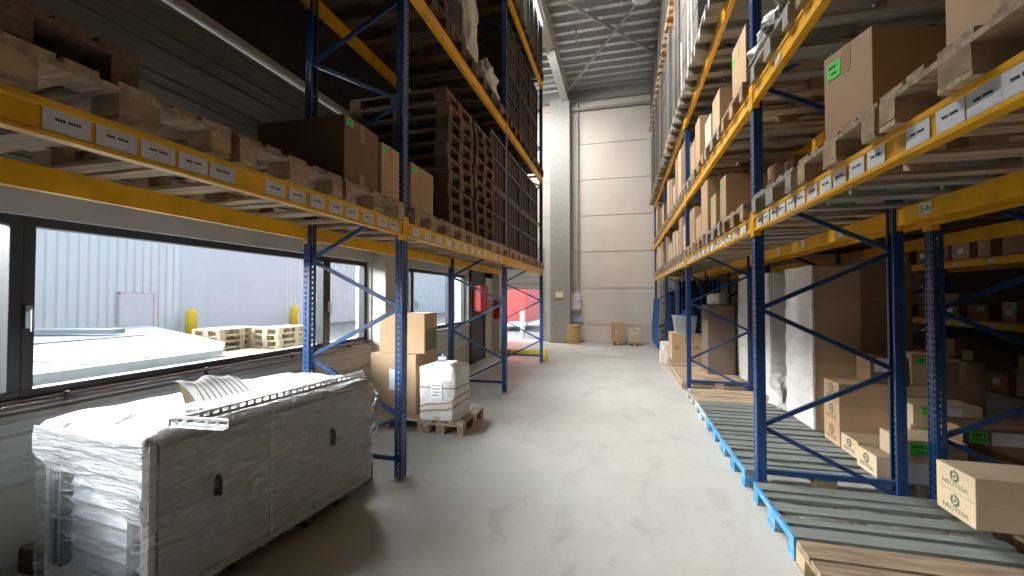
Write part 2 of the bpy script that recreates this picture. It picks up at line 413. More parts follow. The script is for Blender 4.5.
def carton(x0, x1, y0, y1, z, h, mat='card', tape=True, green=None, white=None, logo=False, rz=0, name='cardboard_carton', rack=None, level=None, desc=None, label=None, group=None, side=-1):
    """side=-1: the decorated face looks to -X (racks right of the aisle); +1: to +X.
       green/white: list of (face, u, v, w, h): face 'x' aisle face or 'y' the -Y face; u,v from face centre/base"""
    w, d = x1-x0, y1-y0
    o = empty(name, ((x0+x1)/2, (y0+y1)/2, z), rz)
    link('carton_body', carton_mesh(w, d, h, mat), o)
    ax = -w/2 if side < 0 else w/2
    rot = ROT_MX if side < 0 else ROT_PX
    def place(face, u, v, me, nm, off=.0):
        if face == 'x': return link(nm, me, o, (ax+side*(.0006+off), -u if side < 0 else u, v), rot)
        return link(nm, me, o, (u, -d/2-.0006-off, v), ROT_MY)
    if tape:
        t = .026; e = .0008; q = []
        if d <= w:
            q = [(-w/2-e,w/2+e,-t,t,h-.0005,h+e), (-w/2-e,-w/2+.0005,-t,t,h*.72,h-.0005), (w/2-.0005,w/2+e,-t,t,h*.72,h-.0005), (ax-e,ax+e,-t,t,0,h*.2)]
        else:
            q = [(-t,t,-d/2-e,d/2+e,h-.0005,h+e), (-t,t,-d/2-e,-d/2+.0005,h*.75,h-.0005)]
        for b6 in q:
            m = MB(); m.box(*b6); link('tape_strip', m.mesh('tape_strip','packing_tape'), o)
    for f, u, v, sw, sh in (green or []):
        s = place(f, u, v, plate_me(sw, sh, 'sticker_green', 'green_sticker'), 'green_sticker'); s['label'] = 'bright green sticker'
        pr = link('sticker_print', STICK_TXT, s); pr.scale = (sw/.1, sh/.06, 1)
    for f, u, v, sw, sh in (white or []):
        s = place(f, u, v, plate_me(sw, sh, 'paper_white', 'paper_label'), 'paper_label'); s['label'] = 'white paper label'
    if logo:
        u = 0; s = min(1, h/.2)
        a = place('x', u, h*.66, LOGO, 'round_emblem'); a.scale = (s,s,1)
        b = place('x', u, h*.28, LOGO_TXT, 'brand_lettering', .0007); b.scale = (min(1, d/.34),s,1)
    o['category'] = 'carton'
    if rack: reg(rack, level, 'carton', (y0+y1)/2, o, desc or 'brown cardboard carton')
    if label: o['label'] = label
    if group: o['group'] = group
    return o

# ------------------------------------------------------------------ racks
PW, PD = .092, .068
def post_mesh(height, side, name='post'):
    """perforated C upright; front (aisle) face at x=0, body reaching to side*PD away from the aisle"""
    m = MB(); hw = PW/2; n = int(height/.05)
    def strip(fn, a, b, z0, z1): m.face([fn(a,z0), fn(b,z0), fn(b,z1), fn(a,z1)])
    def perforated(fn, lo, hi, slots):
        edges = [lo]
        for s0, s1 in slots: edges += [s0, s1]
        edges.append(hi)
        for i in range(0, len(edges), 2): strip(fn, edges[i], edges[i+1], 0, height)
        for s0, s1 in slots:
            for k in range(n): strip(fn, s0, s1, k*.05, k*.05+.024)
            strip(fn, s0, s1, n*.05, height)
    perforated(lambda a,z: (0,a,z), -hw, hw, [(-.036,-.021),(.021,.036)])
    perforated(lambda a,z: (side*a,-hw,z), 0, PD, [(.022,.034)])
    perforated(lambda a,z: (side*a, hw,z), 0, PD, [(.022,.034)])
    # returning lips and stiffening rib
    m.face([(side*PD,-hw,0),(side*PD,-hw+.02,0),(side*PD,-hw+.02,height),(side*PD,-hw,height)])
    m.face([(side*PD,hw,0),(side*PD,hw-.02,0),(side*PD,hw-.02,height),(side*PD,hw,height)])
    for y in (-.006, .006):
        m.face([(side*.0005,y,0),(side*.012,0,0),(side*.012,0,height),(side*.0005,y,height)])
    return m.mesh(name, 'rack_blue')
def beam_mesh(L_, side):
    """step beam, aisle face at x=-side*.0; runs y 0..L"""
    s = side
    prof = [(0,0),(0,.018),(s*.004,.024),(s*.004,.092),(0,.098),(0,.125),(s*.05,.125),(s*.05,0)]
    prof = [(-s*.006,0),(-s*.006,.014),(s*.002,.022),(s*.002,.096),(-s*.006,.104),(-s*.006,.125),(s*.045,.125),(s*.045,0)]
    m = MB(); m.prism_y(prof, 0, L_); return m.mesh('beam', 'rack_yellow')
def connector_mesh(side):
    m = MB(); m.box(min(-side*.008,side*.045), max(-side*.008,side*.045), -.004, .004, -.04, .17)
    m.box(min(-side*.009,-side*.003), max(-side*.009,-side*.003), 0, .05, -.04, .17)
    return m.mesh('connector', 'rack_yellow')
def foot_mesh(side):
    m = MB(); m.box(-side*.02 if side>0 else -.1, .1 if side>0 else .02, -.075, .075, 0, .008)
    m.tube((side*.04,-.065,.008),(side*.04,-.065,.03),.009,6); m.tube((side*.04,.065,.008),(side*.04,.065,.03),.009,6)
    return m.mesh('foot_plate','steel')

def build_rack(name, label, xf, xr, ys, levels, height, cards=None, zbase=0, brace_h=(.07,.54,1.03,1.5,1.95,2.42), first_frame=True):
    """xf aisle-side face, xr far-side face. Frames at each y of ys, beams between them at each level"""
    root = empty(name, (xf, ys[0], 0)); tag(root, label, 'storage rack')
    side = 1 if xr > xf else -1
    pf = post_mesh(height, side); pr = post_mesh(height, -side); ft = foot_mesh(side); ftr = foot_mesh(-side)
    D = xr - xf
    bm_ = MB(); nodes = list(brace_h); st = .47
    while nodes[-1]+st < height-.1: nodes.append(nodes[-1]+st)
    braces = []
    for i, (a, b) in enumerate(zip(nodes, nodes[1:])):
        xa, xb = (D-side*.04, side*.04) if i % 2 == 0 else (side*.04, D-side*.04)
        m = MB(); m.bar((xa,0,a),(xb,0,b),.026,.034); braces.append(m.mesh('diagonal_brace','rack_blue'))
    m = MB(); m.bar((side*.04,0,.17),(D-side*.04,0,.17),.03,.04); hb = m.mesh('cross_brace','rack_blue')
    m = MB(); m.bar((side*.04,0,height-.1),(D-side*.04,0,height-.1),.03,.04); hb2 = m.mesh('cross_brace','rack_blue')
    for y in ys:
        fr = link('upright_frame', None, root, (0, y-ys[0], 0)); fr.empty_display_size = .1
        link('post', pf, fr); link('post', pr, fr, (D,0,0))
        link('foot_plate', ft, fr); link('foot_plate', ftr, fr, (D,0,0))
        for b in braces: link('diagonal_brace', b, fr)
        link('cross_brace', hb, fr); link('cross_brace', hb2, fr)
    cf, cr = connector_mesh(side), connector_mesh(-side)
    for ya, yb in zip(ys, ys[1:]):
        L_ = yb-ya-PW; bf, br = beam_mesh(L_, side), beam_mesh(L_, -side)
        for z in levels:
            for me, x, c in ((bf, 0, cf), (br, D, cr)):
                b = link('beam', me, root, (x, ya-ys[0]+PW/2, z))
                link('connector', c, b, (0,-.001,0)).scale = (1,-1,1)
                link('connector', c, b, (0,L_+.001,0))
                if cards:
                    for (cz, cy, cw, chh, matn, front, txt) in cards:
                        if abs(cz-z) < .01 and ya+.06 < cy < yb-.06 and front == (x == 0):
                            k = link('label_card', plate_me(cw, chh, matn, 'label_card'), b, (-side*.0015 if front else -side*.0015, cy-ya-PW/2, .059), ROT_MX if side>0 else ROT_PX)
                            if not front: k.location.x = -.046 if side > 0 else .046
                            k['label'] = 'white label card with printed code'
    return root

# levels (beam underside)
ZL = [2.14, 4.38, 6.72]
ZR = [2.14, 3.20, 4.53, 7.0]
LX, LXR = -1.87, -2.90
RX, RXR = 1.06, 2.08
LY = [-.10, 3.42, 6.87, 10.2]
RY = [.10, 3.92, 7.77, 11.5, 14.95]

cardsL = []
for ya, yb, lst in ((-.1,3.37,[1.035,1.185,1.335,1.485,1.63,1.95,2.12,2.29,2.47,2.65,2.85,3.05,3.22]), (3.37,6.85,[3.62+.26*i for i in range(12)])):
    for cy in lst: cardsL.append((2.14, cy, .135, .075, 'label_white', True, 0))
cardsR = []
for cy in [1.18,1.32,1.455,1.585,1.72,1.88,2.145,2.30,2.46,2.61,2.775,2.94,3.10,3.26,3.42,3.58,3.74]: cardsR.append((2.14, cy, .128, .078, 'label_white', True, 0))
for i in range(12): cardsR.append((2.14, 4.2+.28*i, .19, .07, 'label_white', True, 0))
for i in range(8): cardsR.append((2.14, 8.1+.42*i, .25, .07, 'label_white', True, 0))
cardsR.append((3.20, 3.3, .1, .05, 'label_white', True, 0)); 
rackL = build_rack('pallet_rack', 'tall blue and yellow pallet rack along the window wall', LX, LXR, LY, ZL, 8.3, cardsL)
rackR = build_rack('pallet_rack', 'tall blue and yellow pallet rack standing opposite the windows', RX, RXR, RY, ZR, 8.45, cardsR)
rack2 = build_rack('pallet_rack', 'pallet rack standing back to back behind the rack opposite the windows', 2.26, 3.36, RY, [2.14, 3.2, 4.53], 4.95)
cards3 = [(1.05, 5.6+.33*i, .14, .06, 'label_white', True, 0) for i in range(18)] + [(2.14, 8.9, .12, .07, 'label_white', True, 0), (2.14, 7.7, .12, .07, 'label_white', True, 0),(2.14, 9.7, .12, .07, 'label_white', True, 0)]
rack3 = build_rack('pallet_rack', 'farthest dark rack of small cartons across the second aisle', 6.0, 7.1, [4.1, 7.9, 11.7], [1.05, 2.14, 3.2], 4.4, cards3)
# printed codes on the near label cards, and the bay code on the inner beam
for o in list(bpy.data.objects):
    if o.name.startswith('label_card') and o.parent and abs(o.parent.location.z-2.14) < .01 and o.parent.parent in (rackR, rackL):
        y = o.parent.parent.location.y + o.parent.location.y + o.location.y
        if y < 4.0:
            t = MB()
            t = None
            b = link('printed_code', LAB_TXT, o.parent, o.location, o.rotation_euler)
            b.location.x += -.0008 if o.parent.parent is rackR else .0008
E6 = text_mesh('E-6', .07, 'bay_code', 'ink')
for k, yy in enumerate((3.55, 4.75, 5.6, 6.4)):
    bmz = [c for c in rackR.children if c.name.startswith('beam') and abs(c.location.z-2.14) < .01 and abs(c.location.x-(RXR-RX)) < .01][0 if yy < 3.9 else 1]
    yl = yy - rackR.location.y - bmz.location.y
    k_ = link('bay_sign', plate_me(.12,.085,'paper_white','bay_sign'), bmz, (-.0475, yl, .07), ROT_MX)
    if k == 0: link('bay_code', E6, bmz, (-.0492, yl, .07), ROT_MX)

# ------------------------------------------------------------------ pallets on the racks
LEV = ['lowest beams', 'second beams', 'third beams', 'top beams']
RL, RR, R2, R3 = 'window-side rack', 'facing rack', 'inner rack', 'far rack'
def bay_centres(ya, yb, n=4):
    lo, hi = ya+.07, yb-.07; st = (hi-lo)/n
    return [lo+st*(i+.5) for i in range(n)]
BT = .1255     # beam height
for li, z in enumerate(ZL):
    for bi, (ya, yb) in enumerate(zip(LY, LY[1:])):
        for c in bay_centres(ya, yb):
            if li == 0 and c < .3: continue
            if li == 1 and c < 2.2: continue
            if li == 2 and c < 6.5: continue
            pallet(-2.42, c+random.uniform(-.015,.015), z+BT, 'wood' if li == 0 else 'wood_shaded', detail=(li == 0 and c < 7), rz=random.uniform(-.008,.008),
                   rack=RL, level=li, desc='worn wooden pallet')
for li, z in enumerate(ZR):
    for bi, (ya, yb) in enumerate(zip(RY, RY[1:])):
        cs = bay_centres(ya, yb)
        if bi == 0 and li == 0: cs = [.80, 1.63, 2.48, 3.40]
        for c in cs:
            if li == 0 and c < .7: continue
            if li == 1 and c < 1.0: continue
            if li == 2 and c < 3: continue
            if li == 3 and c < 8: continue
            m = random.choice(['wood','wood','wood_grey']) if not (li == 0 and c < 3) else 'wood'
            if li == 0 and 3.2 < c < 3.9: m = 'wood_grey'
            pallet(RX+(.56 if li < 2 else .44), c+random.uniform(-.01,.01), z+BT, m, detail=(li < 2 and c < 6), rz=random.uniform(-.01,.01), rack=RR, level=li,
                   desc='weathered grey pallet' if m == 'wood_grey' else 'light brown wooden pallet')
for li, z in enumerate([2.14, 3.2]):
    for bi, (ya, yb) in enumerate(zip(RY[:3], RY[1:3])):
        for c in bay_centres(ya, yb):
            if c < 1.8: continue
            pallet(2.83, c, z+BT, 'wood_shaded', detail=False, rack=R2, level=li, desc='dark wooden pallet')
# floor pallets that make the slatted deck under the rack opposite the windows
FP = [(1.60, 1.60,'wood_brown','wood_block',None), (1.60, 2.43,'wood_brown','wood_block',None), (1.60,3.355,'wood_slate','blue_paint','blue_paint'),
      (1.59,4.385,'wood_slate','blue_paint','blue_paint'), (1.59,5.21,'wood_slate','blue_paint','blue_paint'), (1.59,6.04,'wood_slate','pale_blue_paint','pale_blue_paint'),
      (1.6,6.88,'wood','pale_blue_paint',None), (1.6,8.3,'wood',None,None), (1.6,9.15,'wood',None,None), (1.6,10.1,'wood',None,None), (1.6,12.3,'wood',None,None)]
for i, (x, y, m, b, e) in enumerate(FP):
    if 3.3 < y < 3.4: o.scale = (1,1.22,1)
    d = {'wood_slate':'slate grey blue-ended pallet', 'wood_brown':'weathered dark brown pallet'}.get(m, 'brown wooden pallet')
    o = pallet(x, y, 0, m, True, random.uniform(-.008,.008), b, e)
    reg(RR, 9, 'floorpallet', y, o, d)
for i, (x, y) in enumerate([(2.96, 2.6),(2.96,3.45),(2.98,4.45),(2.98,5.3),(2.98,6.15)]):
    o = pallet(x, y, 0, 'wood' if i < 2 else 'wood_grey', True); reg(R2, 9, 'floorpallet', y, o, 'brown floor pallet')

# ------------------------------------------------------------------ goods: rack opposite the windows, lowest beams
zt = ZR[0]+BT+.1445
G = lambda u=.18, v=.35: [('x', u, v, .1, .07)]
def rc(x0,x1,y0,y1,li,h,**k):
    z = ZR[li]+BT+.1445
    return carton(x0,x1,y0,y1,z,h,rack=RR,level=li,**k)
rc(1.10,1.78,1.30,1.80,0,.56, desc='large blank brown carton')
rc(1.13,1.80,2.50,2.81,0,.51, rz=.27, green=[('x',-.085,.42,.09,.09)], desc='large brown carton with green sticker')
rc(1.45,2.15,4.15,4.55,0,.42, mat='card_dark', desc='brown carton')
rc(1.45,2.1,4.62,4.85,0,.50, desc='brown carton')
rc(1.08,1.42,4.95,5.22,0,.50, green=[('x',-.05,.42,.08,.07)], desc='slim brown carton with green sticker')
rc(1.08,1.42,5.45,5.75,0,.42, green=[('x',-.05,.34,.08,.07)], desc='slim brown carton with green sticker')
rc(1.08,2.0,5.95,6.4,0,.72, desc='tall brown carton')
rc(1.1,1.8,6.55,7.0,0,.38, desc='low brown carton')
rc(1.1,1.9,7.1,7.6,0,.60, desc='brown carton')
y = 7.95; random.seed(3)
while y < 14.4:
    d = random.uniform(.3,.55)
    if not (11.35 < y+d < 11.7 or 11.35 < y < 11.6): rc(1.09,1.09+random.uniform(.5,.9),y,y+d,0,random.uniform(.35,.72), mat=random.choice(['card','card','card_pale']), desc='brown carton')
    y += d+random.uniform(.08,.22)
# second beams
rc(1.12,1.9,4.30,4.8,1,.66, green=[('x',-.18,.52,.09,.08)], desc='tall brown carton with green sticker')
rc(1.12,1.8,5.4,5.8,1,.58, desc='brown carton')
rc(1.12,1.8,5.9,6.3,1,.5, mat='card_pale', desc='pale brown carton')
rc(1.12,1.9,6.7,7.1,1,.8, desc='tall brown carton')
rc(1.12,1.9,7.15,7.6,1,.62, desc='brown carton')
y = 8.0
while y < 14.5:
    d = random.uniform(.3,.5)
    if not (11.35 < y+d < 11.7 or 11.35 < y < 11.6): rc(1.09,1.09+random.uniform(.5,.9),y,y+d,1,random.uniform(.5,.95), mat=random.choice(['card','card_pale','card_dark']), desc='brown carton')
    y += d+random.uniform(.06,.25)

# crinkled film bundle helper
def blob_mesh(name, w, d, h, mat, seed, amp=.03, taper=.1, top=0.12, nu=26, nv=16):
    r = random.Random(seed); ph = [r.uniform(0,6) for _ in range(8)]; m = MB()
    def fn(a, b):
        t = a*2*PI; zz = b*h
        c, s_ = math.cos(t), math.sin(t)
        e = .35
        X = math.copysign(abs(c)**e, c); Y = math.copysign(abs(s_)**e, s_)
        k = 1 - taper*b
        if b > 1-top: k *= math.sqrt(max(0.02, 1-((b-(1-top))/top)**2*.75))
        n = amp*(math.sin(7*t+ph[0]+6*b)+math.sin(13*t+ph[1]-9*b)*.6+math.sin(17*b+ph[2]+3*t)*.7)
        return (X*w/2*k+n*c, Y*d/2*k+n*s_, zz + (amp*.8*math.sin(5*t+ph[3]) if b > .02 else 0))
    m.grid(fn, nu*2, nv)
    m.face([fn(a/24, 1) for a in range(24)])
    return m.mesh(name, mat, smooth=True)
def bundle(name, x, y, z, w, d, h, mat, seed, label, cat, **k):
    o = link(name, blob_mesh(name, w, d, h, mat, seed, **k), None, (x,y,z)); return tag(o, label, cat)
z1 = ZR[1]+BT+.1445
bundle('film_bundle', 1.22, 3.52, z1, .44, .62, .30, 'film_grey', 4, 'torn grey plastic film bundle lying on second beams opposite the windows', 'wrapped bundle', amp=.03, taper=.5)
# third beams: tall grey sheets leaning in a row above head height
z2 = ZR[2]+BT+.1445
def sheet_packs(z2, ya, yb, hlo, hhi, level, seed):
    r = random.Random(seed); y = ya; i = 0
    while y < yb:
        d = r.uniform(.22,.5); hh = r.uniform(hlo, hhi); w = .10+r.uniform(0,.04); lean = r.uniform(.0,.03)
        m = MB(); m.hull([(0,0,0),(w,0,0),(w,d,0),(0,d,0)],[(lean,.01,hh),(w,0,hh),(w,d,hh),(lean,d-.01,hh)])
        mat = r.choice(['panel_grey','panel_grey','panel_beige','panel_brown'])
        o = empty('wrapped_sheet_pack', (1.042-w, y, z2)); link('sheet_stack', m.mesh('sheet_stack', mat, bevel=.006), o)
        for zz in (.35, hh*.55, hh-.3):
            s_ = MB(); s_.box(-.004+lean*zz/hh, .0+lean*zz/hh, -.003, d+.003, zz, zz+.018); link('strap', s_.mesh('strap','black_plastic'), o)
        if i in (1,2,4) and level == 2:
            s_ = MB(); s_.box(-.012,-.004,.0,.05,.0,hh*.42); link('edge_guard', s_.mesh('edge_guard','paper_white'), o)['label'] = 'white edge strip'
        o['category'] = 'sheet pack'; reg(RR, level, 'sheet pack', y, o, {'panel_grey':'tall grey sheet pack','panel_beige':'tall beige sheet pack','panel_brown':'tall brown sheet pack'}[mat])
        y += d+r.uniform(.015,.07); i += 1
sheet_packs(z2, 5.5, 14.5, 1.9, 2.25, 2, 11)
sheet_packs(ZR[3]+BT+.1445, 8.3, 14.5, 1.2, 1.42, 3, 12)

# ------------------------------------------------------------------ goods: floor level opposite the windows
DZ = .1445
WG = dict(rack=RR)
# tall wall of film wrapped cartons
stackx, stacky = 2.02, 5.33
n_ = 0
for kx in range(2):
    for ky in range(2):
        for kz in range(5):
            if kx == 1 and ky > 0: continue
            x0 = stackx+kx*.455; y0 = stacky+ky*.375
            nm = carton(x0, x0+.45, y0, y0+.37, DZ+kz*.358, .356, mat='card_dark' if kx else 'card', tape=False)
            row = ['front', 'rear'][ky]; colw = 'aisle' if kx == 0 else 'inner'
            nm['label'] = 'brown carton in the film-wrapped stack, %s column, %s row, %s layer from the deck' % (colw, row, ordw(kz))
            nm['group'] = 'cartons of the tall film-wrapped stack'
m = MB(); random.seed(5)
zz1 = DZ+5*.358
m.grid(lambda a,b: (stackx-.012+.006*math.sin(b*40+a*9), stacky-.012+a*.78, DZ+.01+b*(zz1-DZ+.0)), 20, 60)
m.grid(lambda a,b: (stackx-.012+a*.02*(1+.15*math.sin(b*23)), stacky-.014-.003*math.sin(b*50), DZ+.01+b*(zz1-DZ)), 4, 60)
m.grid(lambda a,b: (stackx-.012+a*.5, stacky-.012+b*.78, zz1+.008+.012*math.sin(a*12+b*9)), 8, 20)
tag(link('stretch_wrap', m.mesh('stretch_wrap','film_carton',True)), 'milky stretch film over the aisle side of the tall carton stack', 'plastic wrap')
# flat cartons with emblem
def fc(x0,x1,y0,y1,z,h,label,**k): return carton(x0,x1,y0,y1,z,h,label=label,**k)
for k in range(3):
    fc(2.03,2.85,4.80,5.12,DZ+k*.205,.203,['lowest','middle','topmost'][k]+' flat carton of the three stacked with emblem ends beside tall wrapped stack',logo=True,mat='card',tape=False)
fc(2.03,2.40,4.47,4.77,DZ,.16,'flat emblem carton with green sticker and white label before the stack of three',logo=True,mat='card_pale',tape=False,green=[('y',-.10,.08,.10,.07)],white=[('y',.06,.075,.17,.1)])
fc(1.97,2.10,4.06,4.36,DZ,.17,'low emblem carton standing before the narrow labelled carton by the post',logo=True,mat='card_pale',tape=False)
fc(2.12,2.52,3.99,4.32,DZ,.34,'upright carton with green sticker above white label seen between two posts',mat='card_pale',tape=False,green=[('y',-.10,.275,.13,.085)],white=[('y',-.08,.09,.20,.15)])
fc(2.44,2.95,4.5,4.79,DZ,.20,'plain flat carton at bottom under two green-stickered cartons',mat='card')
fc(2.44,2.95,4.5,4.79,DZ+.202,.13,'flat carton with green sticker, middle of the three behind the posts',mat='card_pale',tape=False,green=[('y',-.12,.07,.13,.08)],white=[('y',.03,.065,.14,.09)])
fc(2.46,2.95,4.5,4.79,DZ+.334,.18,'flat carton with green sticker, topmost of the three behind the posts',mat='card_pale',tape=False,green=[('y',-.12,.13,.13,.07)],white=[('y',.03,.1,.14,.12)])
fc(2.56,3.2,4.1,4.45,DZ,.44,'carton with green sticker beside a long white label right of the posts'.replace('right of','beyond'),mat='card_dark',tape=False,green=[('y',-.22,.37,.12,.09)],white=[('y',.0,.365,.28,.10)])
fc(2.45,2.95,4.82,5.12,DZ+.617,.30,'brown carton with white label, upper one behind the stack of three',mat='card_dark',white=[('y',-.1,.2,.14,.1)]) if False else None
fc(2.87,3.2,4.84,5.25,DZ,.85,'tall plain brown carton behind the stack of three emblem cartons',mat='card_dark')
fc(2.64,2.86,4.84,5.12,DZ+.617,.30,'carton with green sticker on the stack of three',mat='card',tape=False,green=[('y',-.02,.23,.1,.07)],white=[('y',.07,.12,.08,.1)])
fc(2.13,3.0,3.32,3.66,DZ,.158,'lower of the two emblem cartons stacked by the near post',logo=True,mat='card_pale',tape=False)
fc(2.13,3.0,3.32,3.66,DZ+.16,.158,'upper of the two emblem cartons stacked by the near post',logo=True,mat='card_pale',tape=False)
fc(3.02,3.55,3.5,3.86,DZ,.34,'dark carton with green sticker behind the two emblem cartons',mat='card_dark',green=[('y',-.1,.28,.14,.07)])
fc(2.32,2.62,4.86,5.12,DZ+.617,.26,'brown carton with pale label standing on the stack of three',mat='card_dark',white=[('y',-.06,.18,.12,.13)],tape=False)
# further bay: film wrapped columns, big dark carton, sacks
bundle('plastic_sack', 2.12, 6.42, DZ, .32, .42, .42, 'film_white', 8, 'white crinkled sack on the slatted pallets beyond the tall carton stack', 'sack', amp=.02)
for q, (ya, yb, hh) in enumerate([(6.9,7.66,1.80),(7.9,8.6,1.84)]):
    cc = carton(2.08,2.88,ya,yb,DZ,hh,tape=False); cc['label'] = '%s of two tall film-wrapped cartons behind the dark strapped carton' % ['nearer','farther'][q]; cc['category'] = 'carton'; cc['group'] = 'tall wrapped cartons behind the strapped one'
    m = MB(); w_, d_ = .4, (yb-ya)/2
    m.grid(lambda a,b: (-w_-.012+.008*math.sin(a*14+b*5+q), -d_-.01+a*(2*d_+.02), .0+b*(hh+.005)), 20, 30)
    m.grid(lambda a,b: (-w_-.012+a*.82, -d_-.012+.006*math.sin(a*19+b*9), .0+b*(hh+.005)), 20, 30)
    link('stretch_film', m.mesh('stretch_film','film_carton',True), cc)['label'] = 'milky stretch film'
o = carton(1.56,2.06,8.68,9.3,DZ,1.30,mat='carton_grey_brown',tape=False); o['label'] = 'big dark brown carton with black strap standing on floor pallets'
m = MB(); m.box(.215,.2515,-.3125,-.3095,0,1.302); m.box(.215,.2515,-.31,.31,1.3005,1.303); link('strap', m.mesh('strap','black_plastic'), o)
for k,(x,y,r,h) in enumerate([(1.70,8.85,.12,.20),(1.9,9.1,.12,.22)]):
    b = MB(); b.lathe([(r*.85,0),(r,.02),(r,h*.85),(r*1.04,h*.86),(r*1.04,h),(r*.95,h+.004)],0,0,18)
    tag(link('bucket', b.mesh('bucket','paper_white',False), None, (x,y,DZ+1.303)), ['front','rear'][k]+' white bucket standing on top of the big dark carton', 'bucket', 'white buckets on the dark carton')
# hanging dark garments on a rail, farther bays
m = MB(); m.tube((1.16,10.0,1.98),(2.1,10.0,1.98),.012,8)
rail = tag(link('hanging_rail', m.mesh('hanging_rail','steel')), 'steel rail carrying dark garments under the lowest beams', 'rail')
mats = ['cloth_navy','cloth_black','cloth_black','cloth_navy','cloth_black','cloth_blue']
for k in range(6):
    x = 1.2+k*.155; r = random.Random(k); m = MB(); h = r.uniform(.62,.75)
    def fn(a, b, ph=r.uniform(0,6), h=h):
        t = a*2*PI; wd = (.05+.02*math.sin(5*t+ph)); sh = .2 if b > .12 else .05+.15*(b/.12)**.5
        return (math.cos(t)*wd, math.sin(t)*(sh+.03*b), -.03-b*h)
    m.grid(fn, 20, 14)
    o = link('hanging_garment', m.mesh('hanging_garment', mats[k], True), None, (x, 10.0, 1.98))
    hk = MB(); hk.tube((0,0,-.05),(0,0,.014),.004,6); link('hanger_hook', hk.mesh('hanger_hook','steel'), o)
    tag(o, '%s garment from the aisle on the rail, %s cloth' % (ordw(k), {'cloth_navy':'navy','cloth_black':'black','cloth_blue':'blue'}[mats[k]]), 'garment', 'dark garments hanging on the rail')
def drape(name, x0, y0, x1, y1, z0, z1, mat, label, cat, seed=0, amp=.04):
    r = random.Random(seed); ph = r.uniform(0,6); m = MB(); d = Vector((x1-x0, y1-y0, 0)); L_ = d.length; n = Vector((-d.y, d.x, 0))/L_
    def f(off):
        def fn(a, b):
            p = Vector((x0,y0,0))+d*a+n*(amp*math.sin(a*L_*22+ph)*(1-.5*b)+.02*math.sin(b*5)+off); return (p.x, p.y, z0+(z1-z0)*b)
        return fn
    m.grid(f(0), 60, 10); m.grid(f(.012), 60, 10)
    return tag(link(name, m.mesh(name, mat, True)), label, cat)
drape('hanging_curtain', 1.02, 13.0, 1.02, 14.8, .12, 1.55, 'cloth_blue', 'long blue cover hanging at the far end of the rack opposite the windows', 'curtain', 2)
drape('hanging_curtain', 1.25, 10.6, 1.75, 10.6, .75, 1.8, 'cloth_blue', 'dark blue cover hanging beyond the rail of garments', 'curtain', 3)
drape('hanging_curtain', 1.2, 12.7, 2.1, 12.7, .5, 1.75, 'cloth_navy', 'navy cover hanging behind the grey tub', 'curtain', 4)
m = MB(); m.hull([(-.2,-.25,0),(.2,-.25,0),(.2,.25,0),(-.2,.25,0)],[(-.24,-.3,.36),(.24,-.3,.36),(.24,.3,.36),(-.24,.3,.36)])
tub = empty('storage_tub', (1.42, 10.75, .62+DZ)); link('tub_body', m.mesh('tub_body','grey_plastic'), tub)
m = MB(); m.box(-.25,.25,-.31,.31,.36,.39); link('lid', m.mesh('lid','grey_plastic',bevel=.005), tub)
tag(tub, 'grey plastic tub with lid on carton in the third bay', 'storage tub')
c = carton(1.1,1.75,10.35,11.1,DZ,.615,mat='card',white=[],green=None); c['label'] = 'brown carton with dark green marks under the grey tub'
m = MB(); m.box(-.05,.05,-.05,.05,0,.0015); 
for u_, v_ in ((-.25,.3),(.22,.3),(0,.5)): link('printed_mark', LOGO, c, (u_*.9, -.376, v_), ROT_MY)
bundle('plastic_sack', 1.02, 11.15, 0, .26, .3, .5, 'film_white', 12, 'white sack standing at the aisle edge near the blue cover', 'sack', amp=.012, taper=.3)
# second-row goods on beams (dark)
random.seed(21)
for li in (0,1):
    y = 3.0
    while y < 7.4:
        d = random.uniform(.35,.6)
        if not (3.85 < y+d and y < 4.0): carton(2.5,3.3,y,y+d,[2.14,3.2][li]+BT+.1445,random.uniform(.3,.6),mat='card_dark',rack=R2,level=li,desc='dark carton',tape=False)
        y += d+.15
# far dark rack: small cartons
for li, z in enumerate((0.0,1.05,2.14)):
    y = 6.3
    while y < 11.5:
        d = random.uniform(.25,.45)
        if abs(y+d/2-7.9) > .35:
            zz = z+BT if z else 0.02
            k = dict(mat=random.choice(['card','card_dark','card_dark']), tape=False)
            if random.random() < .35: k['white'] = [('x',0,.15,.14,.1)]
            if random.random() < .2: k['green'] = [('x',.08,.2,.12,.08)]
            h = random.uniform(.22,.5)
            carton(6.02,6.6,y,y+d,zz+.022,h,rack=R3,level=li if z else 9,desc='small brown carton' if 'white' not in k else 'small labelled carton',**k)
            if z == 0 and random.random() < .7:
                carton(6.05,6.6,y,y+d,zz+.024+h,.3,rack=R3,level=8,desc='upper brown carton',**k)
        y += d+random.uniform(.05,.3)
for li, z in enumerate((1.05, 2.14)):
    for a, b in ((4.2,7.8),(8.0,11.6)):
        m = MB(); m.box(6.0, 7.1, a, b, z+BT, z+BT+.02)
        o = link('shelf_board', m.mesh('shelf_board','wood_shaded'), rack3); o.location = (-6.0, -4.1, 0)
m = MB()
for (a,b) in ((4.2,7.8),(8.0,11.6)): m.box(6.0,7.1,a,b,.0,.04)
o = link('shelf_board', m.mesh('shelf_board','wood_shaded'), rack3); o.location = (-6.0,-4.1,0)

